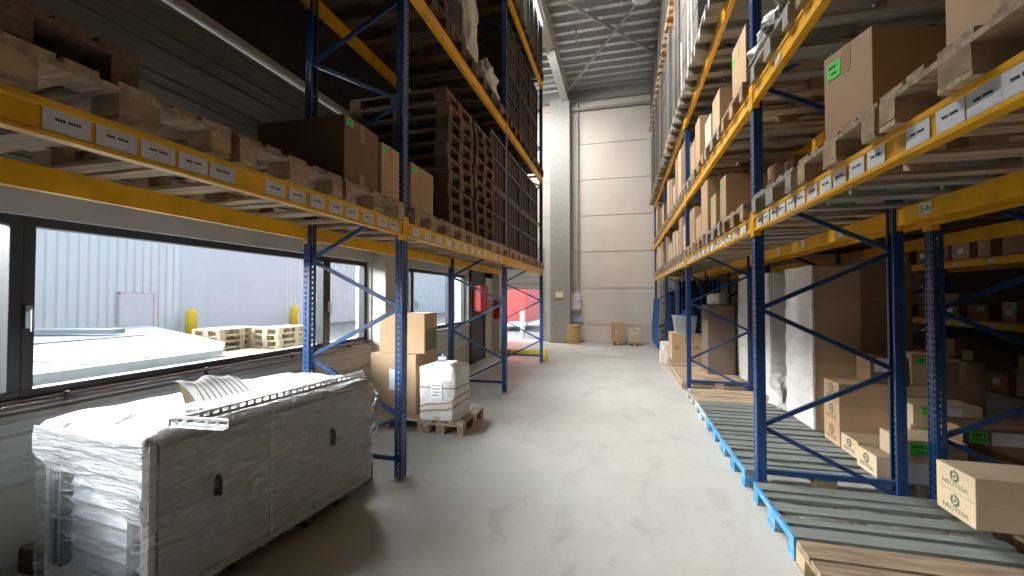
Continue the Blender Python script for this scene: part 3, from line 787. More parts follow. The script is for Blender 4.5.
# ------------------------------------------------------------------ goods: window-side rack
zl = ZL[0]+BT+.1445
def lc(x0,x1,y0,y1,z,h,**k): return carton(x0,x1,y0,y1,z,h,side=1,rack=RL,level=k.pop('level',0),**k)
lc(-2.62,-1.87,2.56,2.98,zl,.47,green=[('x',-.15,.43,.08,.05)],desc='dark brown carton with green sticker',mat='card_dark')
lc(-2.6,-1.87,3.03,3.31,zl,.44,green=[('x',-.08,.40,.07,.05)],desc='brown carton with green sticker',mat='card')
lc(-2.6,-1.87,3.52,4.0,zl,.43,green=[('x',-.17,.38,.08,.05)],desc='brown carton with green sticker',mat='card')
lc(-2.95,-2.66,1.7,2.3,zl,.12,desc='flat dark carton',mat='card_dark',tape=False)
# broken pallet and a dark sack near the camera
o = pallet(-2.44, 0.82, zl, 'wood_shaded', True, .06); o['label'] = 'dark broken pallet lying on another at near end of window-side rack'
# stacks of empty pallets
for s, yc in enumerate((4.62, 5.50)):
    for k in range(10):
        o = pallet(-2.40+random.uniform(-.015,.015), yc+random.uniform(-.015,.015), zl+k*.1445, 'wood_shaded' if k < 10 else 'wood', False, random.uniform(-.012,.012))
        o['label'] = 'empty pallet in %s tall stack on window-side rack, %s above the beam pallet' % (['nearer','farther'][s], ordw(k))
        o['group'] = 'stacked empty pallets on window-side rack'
# dark slatted crates
def slat_crate_meshes(w=.86, h=.84, dp=1.0):
    fr = MB()
    for yy in (0, w-.05):
        for xx in (-dp, -.045): fr.box(xx, xx+.045, yy, yy+.05, 0, h)
    for zz in (0, h*.5, h-.05):
        fr.box(-.03,.004,0,w,zz,zz+.05); fr.box(-dp,-dp+.03,0,w,zz,zz+.05)
        for yy in (0, w-.03): fr.box(-dp,0,yy,yy+.03,zz,zz+.05)
    sl = MB()
    n = 5
    for k in range(n):
        y0 = .06+k*(w-.12)/n; sl.box(-.035,-.02,y0,y0+(w-.12)/n-.025,.05,h-.05)
    for k in range(5):
        x0 = -dp+.05+k*(dp-.1)/5; sl.box(x0,x0+(dp-.1)/5-.03,.005,.02,.05,h-.05)
    lo = MB(); lo.box(-dp+.05,-.05,.05,w-.05,.03,h*.92)
    return fr.mesh('crate_frame','frame_black'), sl.mesh('side_slats','crate_brown'), lo.mesh('packed_load','crate_brown')
cfm, csl, clo = slat_crate_meshes()
def slat_crate(x, y, z, label):
    o = empty('slatted_crate', (x,y,z)); link('crate_frame', cfm, o); link('side_slats', csl, o); link('packed_load', clo, o)
    return tag(o, label, 'crate', 'dark slatted crates on window-side rack')
for k, y in enumerate((6.93, 7.83, 8.7, 9.27)):
    if k == 3: y = 9.58-.3
    for t in range(2):
        slat_crate(-1.87, [6.95,7.85,8.72,9.27][k] if k < 3 else 9.6-.0-.0 if False else [6.95,7.84,8.73,9.62][k]-(.36 if k == 3 and False else 0), zl+t*.845, '%s dark slatted crate of the %s row on the lowest beams by the window wall' % (ordw(k), ['bottom','upper'][t])) if k < 3 else None
for t in range(2): slat_crate(-1.87, 6.02, zl+t*.845, 'dark slatted crate against the pallet stacks, %s of two' % ['lower','upper'][t]) if False else None
# narrow dark crate column filling next to the pallet stacks
for k, y in enumerate((5.95,)):
    for t in range(2):
        o = slat_crate(-1.87, y, zl+t*.845, '%s dark slatted crate beside the second stack of empty pallets' % ['lower','upper'][t])
zl2 = ZL[1]+BT+.1445
for k, y in enumerate((6.95, 7.84, 8.73)):
    for t in range(2):
        slat_crate(-1.87, y, zl2+t*.845, '%s dark slatted crate of the %s row on the second beams by the window wall' % (ordw(k), ['bottom','upper'][t]))
bundle('film_bundle', -2.15, 5.3, zl2, .5, .5, 1.3, 'film_white', 31, 'tall white film bundle on second beams of the window-side rack', 'wrapped bundle', amp=.02, taper=.15)
bundle('film_bundle', -2.15, 6.3, zl2, .5, .6, .62, 'film_white', 32, 'short white film bundle on second beams of the window-side rack', 'wrapped bundle', amp=.03, taper=.35)
for s, yc in enumerate((3.85, 4.75)):
    for k in range(4 if s == 0 else 3):
        o = pallet(-2.42, yc, zl2+k*.1445, 'wood_shaded', False, random.uniform(-.01,.01)) if yc < 4.9 and not (s == 1) else None
        if o: o['label'] = 'dark empty pallet stacked on second beams of window-side rack, %s up' % ordw(k); o['group'] = 'pallets stacked on the second beams'
zl3 = ZL[2]+BT+.1445
y = 7.3; k = 0
while y < 10.0:
    m = MB(); d = .42; m.hull([(-.9,0,0),(0,0,0),(0,d,0),(-.9,d,0)],[(-.9,0,1.25),(-.03,0,1.25),(-.03,d,1.25),(-.9,d,1.25)])
    o = empty('wrapped_sheet_pack', (-1.86, y, zl3)); link('sheet_stack', m.mesh('sheet_stack','panel_grey',bevel=.006), o)
    s = MB(); s.box(-.9,.004,.1,.12,-.002,1.0); link('strap', s.mesh('strap','black_plastic'), o)
    o['category'] = 'sheet pack'; reg(RL, 2, 'sheet pack', y, o, 'grey sheet pack')
    y += .5; k += 1

# ------------------------------------------------------------------ wrapped cabinet on the floor by the window
cab = empty('wrapped_cabinet', (-2.13, 1.50, 0), -.10)
tag(cab, 'long grey panelled cabinet in clear stretch film on a pallet below the window', 'cabinet')
CW, CL, CB, CT = .84, 1.57, .15, .92
m = MB(); m.box(-CW+.02,-.012,.05,CL-.01,CB+.02,CT-.02); m.box(-CW,0,0,.03,CB,CB+.05); m.box(-CW,0,0,.03,CT-.05,CT)
m.box(-CW,-CW+.04,0,.03,CB,CT); m.box(-.045,0,0,.03,CB,CT); m.box(-CW,0,0,CL,CB-.02,CB+.02); m.box(-CW,0,0,CL,CT-.02,CT)
link('cabinet_body', m.mesh('cabinet_body','crate_panel'), cab)
for nm, y0, y1 in (('door',.045,.64),('door',.67,CL-.03)):
    m = MB(); m.box(-.014,.004,y0,y1,CB+.035,CT-.035); d = link(nm, m.mesh('door','crate_panel',bevel=.003), cab)
    yc = y0+(.275 if y0 < .3 else .47); zc = .60
    h = MB(); h.box(.004,.01,yc-.016,yc+.016,zc-.06,zc+.06); h.tube((.01,yc,zc-.045),(.035,yc,zc-.045),.006,6); h.tube((.01,yc,zc+.045),(.035,yc,zc+.045),.006,6); h.tube((.035,yc,zc-.05),(.035,yc,zc+.05),.008,8)
    link('handle', h.mesh('handle','black_plastic'), d)['label'] = 'black pull handle'
for y0 in (0,.64,CL-.03):
    m = MB(); m.box(-.012,.008,y0,y0+.03,CB,CT); link('corner_rail', m.mesh('corner_rail','crate_edge'), cab)
# louvred end
m = MB()
for k in range(8):
    z = CB+.07+k*.082; m.hull([(-CW+.2,.012,z),(-.06,.012,z),(-.06,.05,z+.045),(-CW+.2,.05,z+.045)],[(-CW+.2,.016,z+.012),(-.06,.016,z+.012),(-.06,.05,z+.057),(-CW+.2,.05,z+.057)])
m.box(-CW+.05,-CW+.08,.0,.05,CB+.05,CT-.05); m.box(-CW+.12,-CW+.14,.0,.05,CB+.05,CT-.05); m.box(-.14,-.1,-.004,.03,CB+.06,CB+.5)
link('louvre_end', m.mesh('louvre_end','louvre_metal'), cab)['label'] = 'metal louvred end'
# film: top sheet bulging, skirt, aisle side, end
def rnd2(a, b, s=1.0): return math.sin(a*17.3*s+b*9.1)+math.sin(a*7.7*s-b*21.7+1.3)*.7+math.sin((a+b)*31*s+2.1)*.4
m = MB()
def topf(a, b):
    x = -CW-.02+a*(CW+.035); y = -.03+b*(CL+.05)
    edge = min(a, 1-a, b, 1-b)
    z = CT+.012+.055*min(1, edge*7)*(.6+.4*math.sin(b*5+1))+.008*rnd2(a,b,1)+ (.05*math.exp(-((b-.72)**2)/.03)*math.sin(PI*a))
    if edge < 1e-6: z = CT-.01
    return (x, y, z)
m.grid(topf, 40, 64); link('top_film', m.mesh('top_film','film_top',True), cab)['label'] = 'white crinkled film on top'
m = MB()
m.grid(lambda a,b: (.016+.004*rnd2(a,b*2), -.03+a*(CL+.05), CB-.02+b*(CT+.005-CB+.01)), 40, 20)
m.grid(lambda a,b: (-CW-.02+a*(CW+.036), CL+.018+.006*rnd2(a,b), CB-.02+b*(CT-CB)), 24, 16)
m.grid(lambda a,b: (-CW-.022+.004*rnd2(a,b), -.03+a*(CL+.05), CB-.02+b*(CT-CB)), 30, 16)
link('side_film', m.mesh('side_film','film_clear',True), cab)
m = MB()
m.grid(lambda a,b: (-CW-.03+a*(CW+.05), -.030+.003*rnd2(a,b*5,1.5), CB-.03+b*(CT-CB+.02)), 36, 40)
link('end_film', m.mesh('end_film','film_end',True), cab)
m = MB()   # denser skirt of film hanging diagonally from the top over the end
m.grid(lambda a,b: (-CW-.034+a*(CW+.055), -.040+.004*rnd2(a,b*6,1.6), CT+.004-b*(.13+.22*a+.03*math.sin(a*9))), 40, 20)
link('film_skirt', m.mesh('film_skirt','film_skirt',True), cab)
m = MB()
m.grid(lambda a,b: (.03+.035*b*math.sin(a*30), CL+.01+a*.03+.02*math.sin(b*9), .50+b*.3-.05*math.sin(a*7)), 10, 10)
link('loose_film', m.mesh('loose_film','film_white',True), cab)
# pallet below it
p1 = pallet(-2.80, 2.10, 0, 'wood_shaded', True, 0); p1['label'] = 'dark pallet under the near half of the wrapped cabinet'
p2 = pallet(-2.72, 2.92, 0, 'wood_shaded', True, 0); p2['label'] = 'dark pallet under the far half of the wrapped cabinet'
# things lying on the cabinet
def rail_mesh(L_, name):
    m = MB(); n = int(L_/.05)
    m.box(0,.004,0,L_,0,.012); m.box(0,.004,0,L_,.028,.04)
    for k in range(n+1): m.box(0,.004,k*L_/n-.008 if k else 0,min(L_,k*L_/n+.01),.012,.028)
    m.box(0,.035,0,L_,-.003,0); return m.mesh(name,'galvanised')
tag(link('slotted_rail', rail_mesh(1.42,'slotted_rail'), None, (-2.12,1.58,CT+.05), (0,0,-.09)), 'long slotted steel rail lying along the aisle edge of the wrapped cabinet', 'metal rail')
o = tag(link('slotted_rail', rail_mesh(.30,'slotted_rail'), None, (-2.10,1.60,CT+.06), (0,0,-1.50)), 'short slotted steel bracket poking out over the cabinet corner', 'metal rail')
# white bag with black brush stripes standing up on the cabinet
def bagf(a, b, off=0):
    return (-.02-.20*b-off*.5+.02*math.sin(a*7)*b, -.02*b+a*(.34-.04*b), .12*math.sin(b*PI/2)+.012*math.sin(a*11+1)*b+off*.3)
m = MB(); m.grid(lambda a,b: bagf(a,b), 16, 10)
pp = link('striped_bag', m.mesh('striped_bag','thin_white_plastic',True), None, (-2.25,1.86,CT+.07), (0,0,-.12))
tag(pp, 'crumpled white bag with black brush stripes on the wrapped cabinet', 'bag')
for k in range(9):
    a0 = .07+k*.1; m = MB()
    def sf(a, b, a0=a0):
        p = bagf(min(1,a0+.018*a+.07*b+.03), .12+.76*b); return (p[0]+.004, p[1], p[2]+.002)
    m.grid(sf, 2, 8); link('brush_stripe', m.mesh('brush_stripe','ink',True), pp)
m = MB(); m.grid(lambda a,b: (-.05*a+.006*math.sin(b*8), b*.11, .11*a), 4, 4)
sl_ = link('paper_slip', m.mesh('paper_slip','card_pale',True), None, (-2.43,1.90,CT+.065)); sl_.rotation_euler = (0,0,-.12); tag(sl_, 'small beige printed slip beside the striped bag', 'paper')


# ------------------------------------------------------------------ drum, cartons beyond the first left post
p = pallet(-2.06, 4.98, 0, 'wood', True, PI/2); p['label'] = 'wooden pallet under the white banded drum beside the aisle'
p.scale = (.62,.72,1)
dr = empty('wrapped_drum', (-2.12, 4.90, DZ)); dr.scale = (.9,.9,.93); tag(dr, 'white film-wrapped round-cornered drum with beige bands on a pallet', 'drum')
link('drum_body', blob_mesh('drum_body', .56, .56, .70, 'film_white', 40, amp=.004, taper=.0, top=.02), dr)
m = MB()
def band(z, tilt):
    def fn(a, b):
        t = a*2*PI; c, s_ = math.cos(t), math.sin(t); X = math.copysign(abs(c)**.35, c)*.289; Y = math.copysign(abs(s_)**.35, s_)*.289
        return (X, Y, z+b*.022+tilt*c)
    return fn
m.grid(band(.40,.0), 48, 1); m.grid(band(.2,.1), 48, 1); m.grid(band(.12,.08), 48, 1)
link('band', m.mesh('band','packing_tape'), dr)
m = MB(); m.box(-.08,.08,-.294,-.291,.28,.5); link('label_sheet', m.mesh('label_sheet','paper_white'), dr)
link('printed_text', scribble_me(.1,.1,[(.16,.014,-.06,.06),(.12,.014,-.06,.05),(.08,.014,-.06,.06),(.04,.014,-.06,.03)],8), dr, (0,-.295,.28), ROT_MY)
m = MB(); m.lathe([(.28,0),(.285,.05),(.27,.05)],0,0,24); link('base_ring', m.mesh('base_ring','wood_pale'), dr)
p = pallet(-2.80, 5.02, 0, 'wood', True, 0); p['label'] = 'wooden pallet under the two cartons beside the window pier'
c1 = carton(-3.10,-2.47,4.80,5.40,DZ,.74,mat='card',side=1,white=[('y',.06,.42,.22,.26)]); c1['label'] = 'large lower carton with pale blue label beside the white drum'
c2 = carton(-3.02,-2.42,4.86,5.34,DZ+.742,.50,mat='card',side=1,rz=.1); c2['label'] = 'upper carton leaning on the large carton beside the window pier'
m = MB(); m.box(-.03,.05,-.254,-.2515,.06,.5); link('film_strip', m.mesh('film_strip','film_white'), c2)
m = MB(); m.box(.3005,.302,-.2,.2,.02,.3); link('dark_print', m.mesh('dark_print','ink_green'), c2)['label'] = 'dark green printed patch'
# small blue-cased tool on top of lower carton
m = MB(); m.box(-.05,.05,-.045,.045,0,.045); m.tube((0,0,.045),(0,0,.08),.014,8)
tag(link('hand_tool', m.mesh('hand_tool',['pale_blue'],bevel=.008), None, (-2.2,5.0,DZ+.655), (0,0,.3)), 'small blue gadget lying on top of the white drum', 'tool')

# rack end protector
g = empty('rack_guard', (-2.42, 10.45, 0)); tag(g, 'yellow steel guard rail at the far end of the window-side rack', 'guard rail')
m = MB(); m.box(-.62,.62,-.04,.0,.14,.27); m.box(-.62,.62,-.055,-.04,.17,.24); link('rail', m.mesh('rail','bollard_yellow'), g)
for x in (-.58,.5):
    m = MB(); m.box(x,x+.1,.0,.09,0,.28); m.box(x-.04,x+.14,-.04,.13,0,.01); link('post', m.mesh('post','bollard_yellow'), g)

# ------------------------------------------------------------------ far end of the aisle
def bin_(x,y):
    o = empty('waste_drum', (x,y,0)); m = MB(); m.lathe([(.24,0),(.255,.03),(.255,.56),(.262,.57),(.262,.6),(.255,.6)],0,0,26); link('drum_body', m.mesh('drum_body','bin_brown'), o)
    m = MB(); m.lathe([(.258,.6),(.258,.62),(.2,.64)],0,0,26); link('lid', m.mesh('lid','bin_brown'), o)
    return tag(o, 'light brown fibre drum at the far wall under the grey cabinet', 'drum')
bin_(-1.65, 14.85)
m = MB(); m.box(-.25,.25,-.02,.02,0,.30); o = tag(link('notice_board', m.mesh('notice_board','pale_blue',bevel=.004), None, (-1.62,15.17,.72)), 'pale blue notice board on far wall above the brown drum', 'sign')
link('printed_text', scribble_me(.3,.2,[(.2,.03,-.15,.12),(.13,.03,-.15,.15)],4), o, (0,-.021,0), ROT_MY)
o = empty('electric_cabinet', (-1.62,15.19,1.14)); tag(o, 'pale grey electric cabinet on the far wall', 'electric box')
m = MB(); m.box(-.21,.21,-.16,0,0,.6); link('cabinet_body', m.mesh('cabinet_body','paper_white',bevel=.01), o)
m = MB(); m.box(-.19,.19,-.172,-.16,.03,.57); d = link('door', m.mesh('door','paper_white',bevel=.004), o)
m = MB(); m.box(.13,.16,-.19,-.172,.26,.34); link('handle', m.mesh('handle','black_plastic'), d)
m = MB(); m.tube((-1.50,15.12,1.7),(-1.50,15.12,8.6),.035,10)
tag(link('conduit_pipe', m.mesh('conduit_pipe','conduit')), 'thin vertical conduit running up the far wall beside column', 'pipe')
m = MB(); m.box(-.15,.15,-.01,.01,0,.24); o = tag(link('warning_sign', m.mesh('warning_sign','bollard_yellow'), None, (-2.1,14.68,1.55)), 'small pale yellow sign on the grey column', 'sign')
m = MB(); m.box(-.12,.12,-.012,-.0102,.04,.2); link('sign_panel', m.mesh('sign_panel','paper_white'), o)
for k, (x, w, h, lb) in enumerate([(-.14,.42,.62,'taller brown wrapped carton stack standing against the far wall'), (.38,.36,.42,'shorter brown sack-like carton with pink label at the far wall')]):
    p = pallet(x, 14.72, 0, 'wood', False, PI/2); p.scale = (.55,.42,.8); p['label'] = 'small pallet under the %s far-wall carton' % ['taller','shorter'][k]
    c = carton(x-w/2,x+w/2,14.5,14.9,.117,h,mat='card_pale' if k else 'card',green=None,white=[('y',0,h*.7,.14,.12)] if k else [('y',-.05,h*.5,.05,.1)]); c['label'] = lb

# ------------------------------------------------------------------ room shell
XL, XRW, YF, YB, ZC = -3.5, 8.6, -9.0, 15.2, 8.9
m = MB(); m.box(XL-.25, XRW+.2, YF-.2, YB+.3, -.2, 0); m.box(-4.8, XL-.25, 11.8, YB+.3, -.2, 0); struct('floor', m, 'floor_concrete')
# back wall of stacked panels with joints
m = MB(); z = 0
heights = [.62,1.28,1.28,1.28,1.28,1.28,1.28,1.0]
for h in heights:
    m.hull([(-2.72,YB,z+.012),(XRW,YB,z+.012),(XRW,YB+.2,z+.012),(-2.72,YB+.2,z+.012)],[(-2.72,YB,z+h-.012),(XRW,YB,z+h-.012),(XRW,YB+.2,z+h-.012),(-2.72,YB+.2,z+h-.012)])
    z += h
m.box(-2.72,XRW,YB+.03,YB+.25,0,9.2)
m.box(-4.8,-2.72,YB,YB+.25,3.4,9.2)
struct('wall_back', m, 'warm_panel')
m = MB(); m.box(-2.42,-1.74,14.7,15.19,0,8.55); m.box(-2.46,-1.70,14.66,14.70,0,.012); struct('trim_1', m, 'sill_paint')   # concrete column
tag(bpy.data.objects['trim_1'], 'column')
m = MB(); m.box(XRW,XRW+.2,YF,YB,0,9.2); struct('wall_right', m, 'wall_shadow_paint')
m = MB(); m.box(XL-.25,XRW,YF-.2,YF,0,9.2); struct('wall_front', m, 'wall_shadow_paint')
# left wall pieces
m = MB(); m.box(XL-.25,XL,YF,12.0,0,.46); m.box(XL-.25,XL,9.42,12.0,.46,3.0)
m.box(XL-.25,XL,YF,12.0,2.10,2.32)
m.box(XL-.25,XL,5.42,6.42,.46,2.12); m.box(XL-.25,XL,YF,-.9,.46,2.12)
m.box(XL,XL+.22,5.44,6.12,0,4.0)          # pier
m.box(XL,XL+.22,11.3,12.0,0,4.0)
struct('wall_left', m, 'cream_plaster')
m = MB(); m.box(XL-.25,XL-.03,YF,9.42,.46,.94)
for z in (.47,.63,.79):
    m.prism_y([(XL-.03,z),(XL-.005,z+.012),(XL-.005,z+.135),(XL-.03,z+.15)], YF, 5.42); m.prism_y([(XL-.03,z),(XL-.005,z+.012),(XL-.005,z+.135),(XL-.03,z+.15)], 6.42, 9.42)
struct('trim_2', m, 'siding_grey')
m = MB(); m.hull([(XL-.25,YF,.90),(XL+.05,YF,.86),(XL+.05,5.42,.86),(XL-.25,5.42,.90)],[(XL-.25,YF,.955),(XL+.05,YF,.90),(XL+.05,5.42,.90),(XL-.25,5.42,.955)]); m.box(XL-.25,XL+.05,6.42,9.42,.90,.955); struct('trim_3', m, 'sill_paint')
# corrugated metal cladding above lintel, ridges run along the wall
m = MB(); z = 2.32
prof = [(XL,2.32)]
step = [.11,.16,.07,.19]; q = 0
while z < 3.8:
    prof += [(XL+.002,z),(XL+.002,z+step[q%4]),(XL+.028,z+step[q%4]+.003),(XL+.026,z+step[q%4]+.008),(XL+.002,z+step[q%4]+.024)]; z += step[q%4]+.024; q += 1
prof += [(XL,3.93),(XL-.2,3.93),(XL-.2,2.32)]
m.prism_y(prof, YF, 12.0); struct('wall_left', m, 'cladding_dark')
m = MB(); m.box(XL-.02,XL+.07,YF,12.0,3.95,4.01); struct('trim_4', m, 'steel_beam_paint')
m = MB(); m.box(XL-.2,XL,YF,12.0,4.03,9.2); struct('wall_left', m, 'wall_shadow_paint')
m = MB(); m.box(-4.8,XL,11.8,12.0,0,9.2); struct('wall_left', m, 'cream_plaster')
m = MB(); m.box(-4.8,-4.6,12.0,YB,0,9.2); struct('wall_left', m, 'cream_plaster')
# roller door leaf, half raised, in the far left gate
dd = MB(); z = 1.86
while z < 3.4: dd.prism_x([(15.24,z),(15.22,z+.01),(15.22,z+.2),(15.24,z+.21)],-4.6,-2.72); z += .215
dd.box(-4.6,-2.72,15.24,15.28,1.86,3.4)
d1 = struct('door_1', dd, 'sill_paint')
m = MB(); m.box(-2.86,-2.72,15.14,15.30,0,3.4); struct('trim_5', m, 'galvanised')
# windows
def window(idx, y0, y1, mull, handle_y=None, z0=.965, z1=2.10):
    w = empty('window_%d' % idx, (XL, y0, z0)); tag(w, kind='structure')
    t = .06; xa, xb = -.16, -.07; H = z1-z0; L_ = y1-y0
    m = MB(); m.box(xa,xb,0,L_,0,t); m.box(xa,xb,0,L_,H-t,H); m.box(xa,xb,0,t,t,H-t); m.box(xa,xb,L_-t,L_,t,H-t)
    for a, wd in mull: m.box(xa,xb+.01,a-y0-wd/2,a-y0+wd/2,t,H-t)
    link('window_frame', m.mesh('window_frame','anthracite',bevel=.004), w)
    cuts = [0]+[a-y0 for a, _ in mull]+[L_]
    for a, b in zip(cuts, cuts[1:]):
        m = MB(); m.box(-.118,-.114,a+.02,b-.02,t-.01,H-t+.01); link('glass_pane', m.mesh('glass_pane','window_glass'), w)
    for hy in (handle_y or []):
        m = MB(); m.box(xb,xb+.018,hy-y0-.016,hy-y0+.016,.44,.58); m.tube((xb+.018,hy-y0,.55),(xb+.05,hy-y0,.55),.008,8); m.tube((xb+.05,hy-y0,.555),(xb+.05,hy-y0+.0,.42),.009,8)
        link('window_handle', m.mesh('window_handle','steel'), w)
window(1, -.9, 1.775, [(.4,.1)], None)
window(2, 1.775, 5.42, [(4.55,.13)], [1.80, 4.58])
window(3, 6.42, 9.40, [(6.78,.1),(8.5,.12)], [6.9])
m = MB(); m.box(XL-.07,XL+.012,YF,5.42,.955,.975)
for yy in (1.95,2.9,3.9,4.9): m.box(XL+.0,XL+.03,yy,yy+.015,.93,.99)
struct('trim_6', m, 'rust_pipe')
# dark steel door and hydrant niche after the third window
m = MB(); m.box(XL,XL+.05,9.5,9.58,0,2.3); m.box(XL,XL+.05,10.5,10.58,0,2.3); m.box(XL,XL+.05,9.5,10.58,2.22,2.3); m.box(XL-.01,XL+.03,9.58,10.5,0,2.22)
struct('door_2', m, 'anthracite')
ex = empty('fire_extinguisher', (XL+.24, 10.95, 1.0)); tag(ex, 'red fire extinguisher hanging by the dark door on the window wall', 'fire extinguisher')
m = MB(); m.lathe([(.07,0),(.095,.02),(.095,.46),(.07,.52),(.025,.55)],0,0,18); link('cylinder', m.mesh('cylinder','signal_red',True), ex)
m = MB(); m.box(-.02,.02,-.02,.02,.55,.6); m.box(-.02,.1,-.012,.012,.6,.62); link('valve', m.mesh('valve','black_plastic'), ex)
m = MB(); m.tube((.02,-.02,.57),(.09,-.1,.4),.012,8); m.tube((.09,-.1,.4),(.08,-.1,.1),.014,8); link('hose', m.mesh('hose','black_plastic'), ex)
m = MB(); m.box(-.245,-.09,-.03,.03,.35,.39); link('wall_bracket', m.mesh('wall_bracket','steel'), ex)
hb_ = MB(); hb_.box(-.25,.0,-.3,.3,0,.62); o = tag(link('hose_cabinet', hb_.mesh('hose_cabinet','signal_red',bevel=.01), None, (XL+.25, 9.9, 1.25)), 'red hose cabinet on the dark wall before the gate', 'hose cabinet')

# ceiling: trapezoid metal deck with skylight band cut over the near aisle
def deck(name, x0, x1, y0, y1):
    m = MB(); y = y0; prof = []
    while y < y1-.01:
        p = min(.42, y1-y); prof += [(y,ZC),(y+.12*p/.42,ZC),(y+.17*p/.42,ZC+.13),(y+.36*p/.42,ZC+.13),(y+.42*p/.42,ZC)]; y += .42
    prof += [(y1,ZC+.3),(y0,ZC+.3)]
    m.prism_x(prof, x0, x1); return struct(name, m, 'galvanised')
SK = (-2.0, -.4, 2.6, 8.6)
deck('ceiling', -4.8, XRW, YF, YB)
# roof steelwork
m = MB(); m.box(-2.02,-1.78,YF,15.1,8.42,8.45); m.box(-2.02,-1.78,YF,15.1,8.85,8.88); m.box(-1.92,-1.88,YF,15.1,8.45,8.85)
struct('trim_7', m, 'steel_beam_paint')
m = MB(); m.box(-4.6,XRW,15.0,15.14,8.55,8.9); m.box(-1.7,XRW,15.02,15.12,8.2,8.28); struct('trim_8', m, 'sill_paint')
m = MB(); m.tube((-1.37,10.15,8.8),(1.2,13.35,8.8),.034,8); m.tube((.55,10.3,8.73),(-1.9,14.8,8.73),.034,8); m.tube((.55,10.3,8.73),(1.2,9.1,8.73),.034,8)
struct('trim_9', m, 'steel_beam_paint')
m = MB(); m.tube((-1.85,11.3,8.3),(-1.15,11.3,8.3),.025,8); m.tube((-1.15,11.3,8.3),(-1.15,11.3,8.88),.02,8); struct('trim_10', m, 'steel_beam_paint')
lp = empty('ceiling_lamp', (.5, 10.2, 8.55)); tag(lp, 'round high-bay lamp hanging under the metal roof at the top of the picture', 'lamp')
m = MB(); m.lathe([(.22,-.02),(.24,0),(.12,.16),(.05,.22),(.05,.32)],0,0,22); link('lamp_housing', m.mesh('lamp_housing','lamp_housing',True), lp)
m = MB(); m.lathe([(.19,-.03),(.2,-.021)],0,0,22); link('diffuser', m.mesh('diffuser','paper_white'), lp)
m = MB(); m.tube((0,0,.32),(0,0,.36),.01,6); link('suspension_rod', m.mesh('suspension_rod','steel'), lp)

# ------------------------------------------------------------------ outside
m = MB(); m.box(-60,-4.8,-40,60,-.25,-.02); m.box(-4.8,XL-.25,-40,11.8,-.25,-.02); m.box(-4.8,30,15.5,60,-.25,-.02); struct('ground', m, 'asphalt')
m = MB(); m.box(-5.85,XL-.26,-12,11.7,-.03,.0); struct('bounce_strip', m, 'bounce_concrete')  # pale strip added out of view to bounce light up through the windows
fx = -17.4
bd = empty('warehouse_building', (fx, 0, 0)); tag(bd, 'pale ribbed metal warehouse seen through the windows across the yard', 'building')
m = MB(); y = -30
pts = []
while y < 13.3: pts += [(0,y),(0,y+.14),(-.07,y+.17),(-.07,y+.25),(0,y+.28)]; y += .28
def wallprof(pts, y0, y1, z0, z1):
    m = MB()
    for (xa, ya), (xb, yb) in zip(pts, pts[1:]): m.face([(xa,ya,z0),(xb,yb,z0),(xb,yb,z1),(xa,ya,z1)])
    m.face([(pts[0][0],pts[0][1],z1),(pts[-1][0],pts[-1][1],z1),(-6,pts[-1][1],z1),(-6,pts[0][1],z1)])
    return m
link('ribbed_wall', wallprof(pts,0,0,-.02,4.2).mesh('ribbed_wall','facade_white'), bd)
m = MB(); m.box(-6,-.02,13.2,19.05,-.02,4.2); link('smooth_wall', m.mesh('smooth_wall','facade_blue'), bd)
pts = []; y = 19.0
while y < 45: pts += [(0,y),(0,y+.14),(-.07,y+.17),(-.07,y+.25),(0,y+.28)]; y += .28
link('ribbed_wall', wallprof(pts,0,0,-.02,4.2).mesh('ribbed_wall','facade_white'), bd)
m = MB(); m.box(0,.05,11.2,12.3,-.02,1.7); dr_ = link('door', m.mesh('door','facade_door'), bd)
m = MB(); m.box(.0,.07,11.14,11.2,-.02,1.76); m.box(0,.07,12.3,12.36,-.02,1.76); m.box(0,.07,11.14,12.36,1.7,1.76); link('door_frame', m.mesh('door_frame','galvanised'), bd)
# low sheet-metal dock housing
dh = empty('dock_cover', (0,0,0)); tag(dh, 'low pale sheet-metal cover in the yard just outside the window', 'metal cover')
poly = [(-5.95,-3),(-5.95,5.1),(-6.8,5.9),(-12.9,9.0),(-13.7,7.2),(-13.7,-3)]
m = MB(); m.hull([(x,y,-.02) for x,y in poly],[(x,y,.72) for x,y in poly]); link('cover_body', m.mesh('cover_body','dock_sheet'), dh)
m = MB(); poly2 = [(x+(.08 if x>-8 else -.05), y+.05, 0) for x,y in poly]
m.hull([(x,y,.72) for x,y,_ in poly2],[(x,y,.80) for x,y,_ in poly2]); link('top_sheet', m.mesh('top_sheet','dock_sheet'), dh)
m = MB()
for k in range(16):
    y = -2+k*.62
    if y < 5: m.box(-13.4,-6.0,y,y+.02,.80,.812)
m.box(-9.6,-9.5,-3,6.6,.80,.82)
for k in range(5): m.box(-5.93,-5.88,-2+k*1.5,-1+k*1.5,.45,.62)
link('seam_strips', m.mesh('seam_strips','seam_grey'), dh)
for (x,y,a) in ((-9.8,3.6,.3),(-11.3,6.2,.3)):
    m = MB(); m.box(-1.6,1.2,-.12,.12,0,.1); o = link('loose_plank', m.mesh('loose_plank','dock_sheet'), None, (x,y,.83), (0,0,a))
    tag(o, 'pale plank lying on the yard cover, %s the ribbed wall door' % ('below' if y > 5 else 'left of'), 'plank')
for k, (x, y) in enumerate([(-17.0+.2,13.35),(-16.8,18.9)]):
    m = MB(); m.lathe([(.2,-.02),(.2,.95),(.17,1.05),(.08,1.1)],0,0,16)
    tag(link('bollard', m.mesh('bollard','bollard_yellow',True), None, (x,y,0)), 'yellow bollard by the %s of the smooth warehouse wall' % ['near corner','far edge'][k], 'bollard')
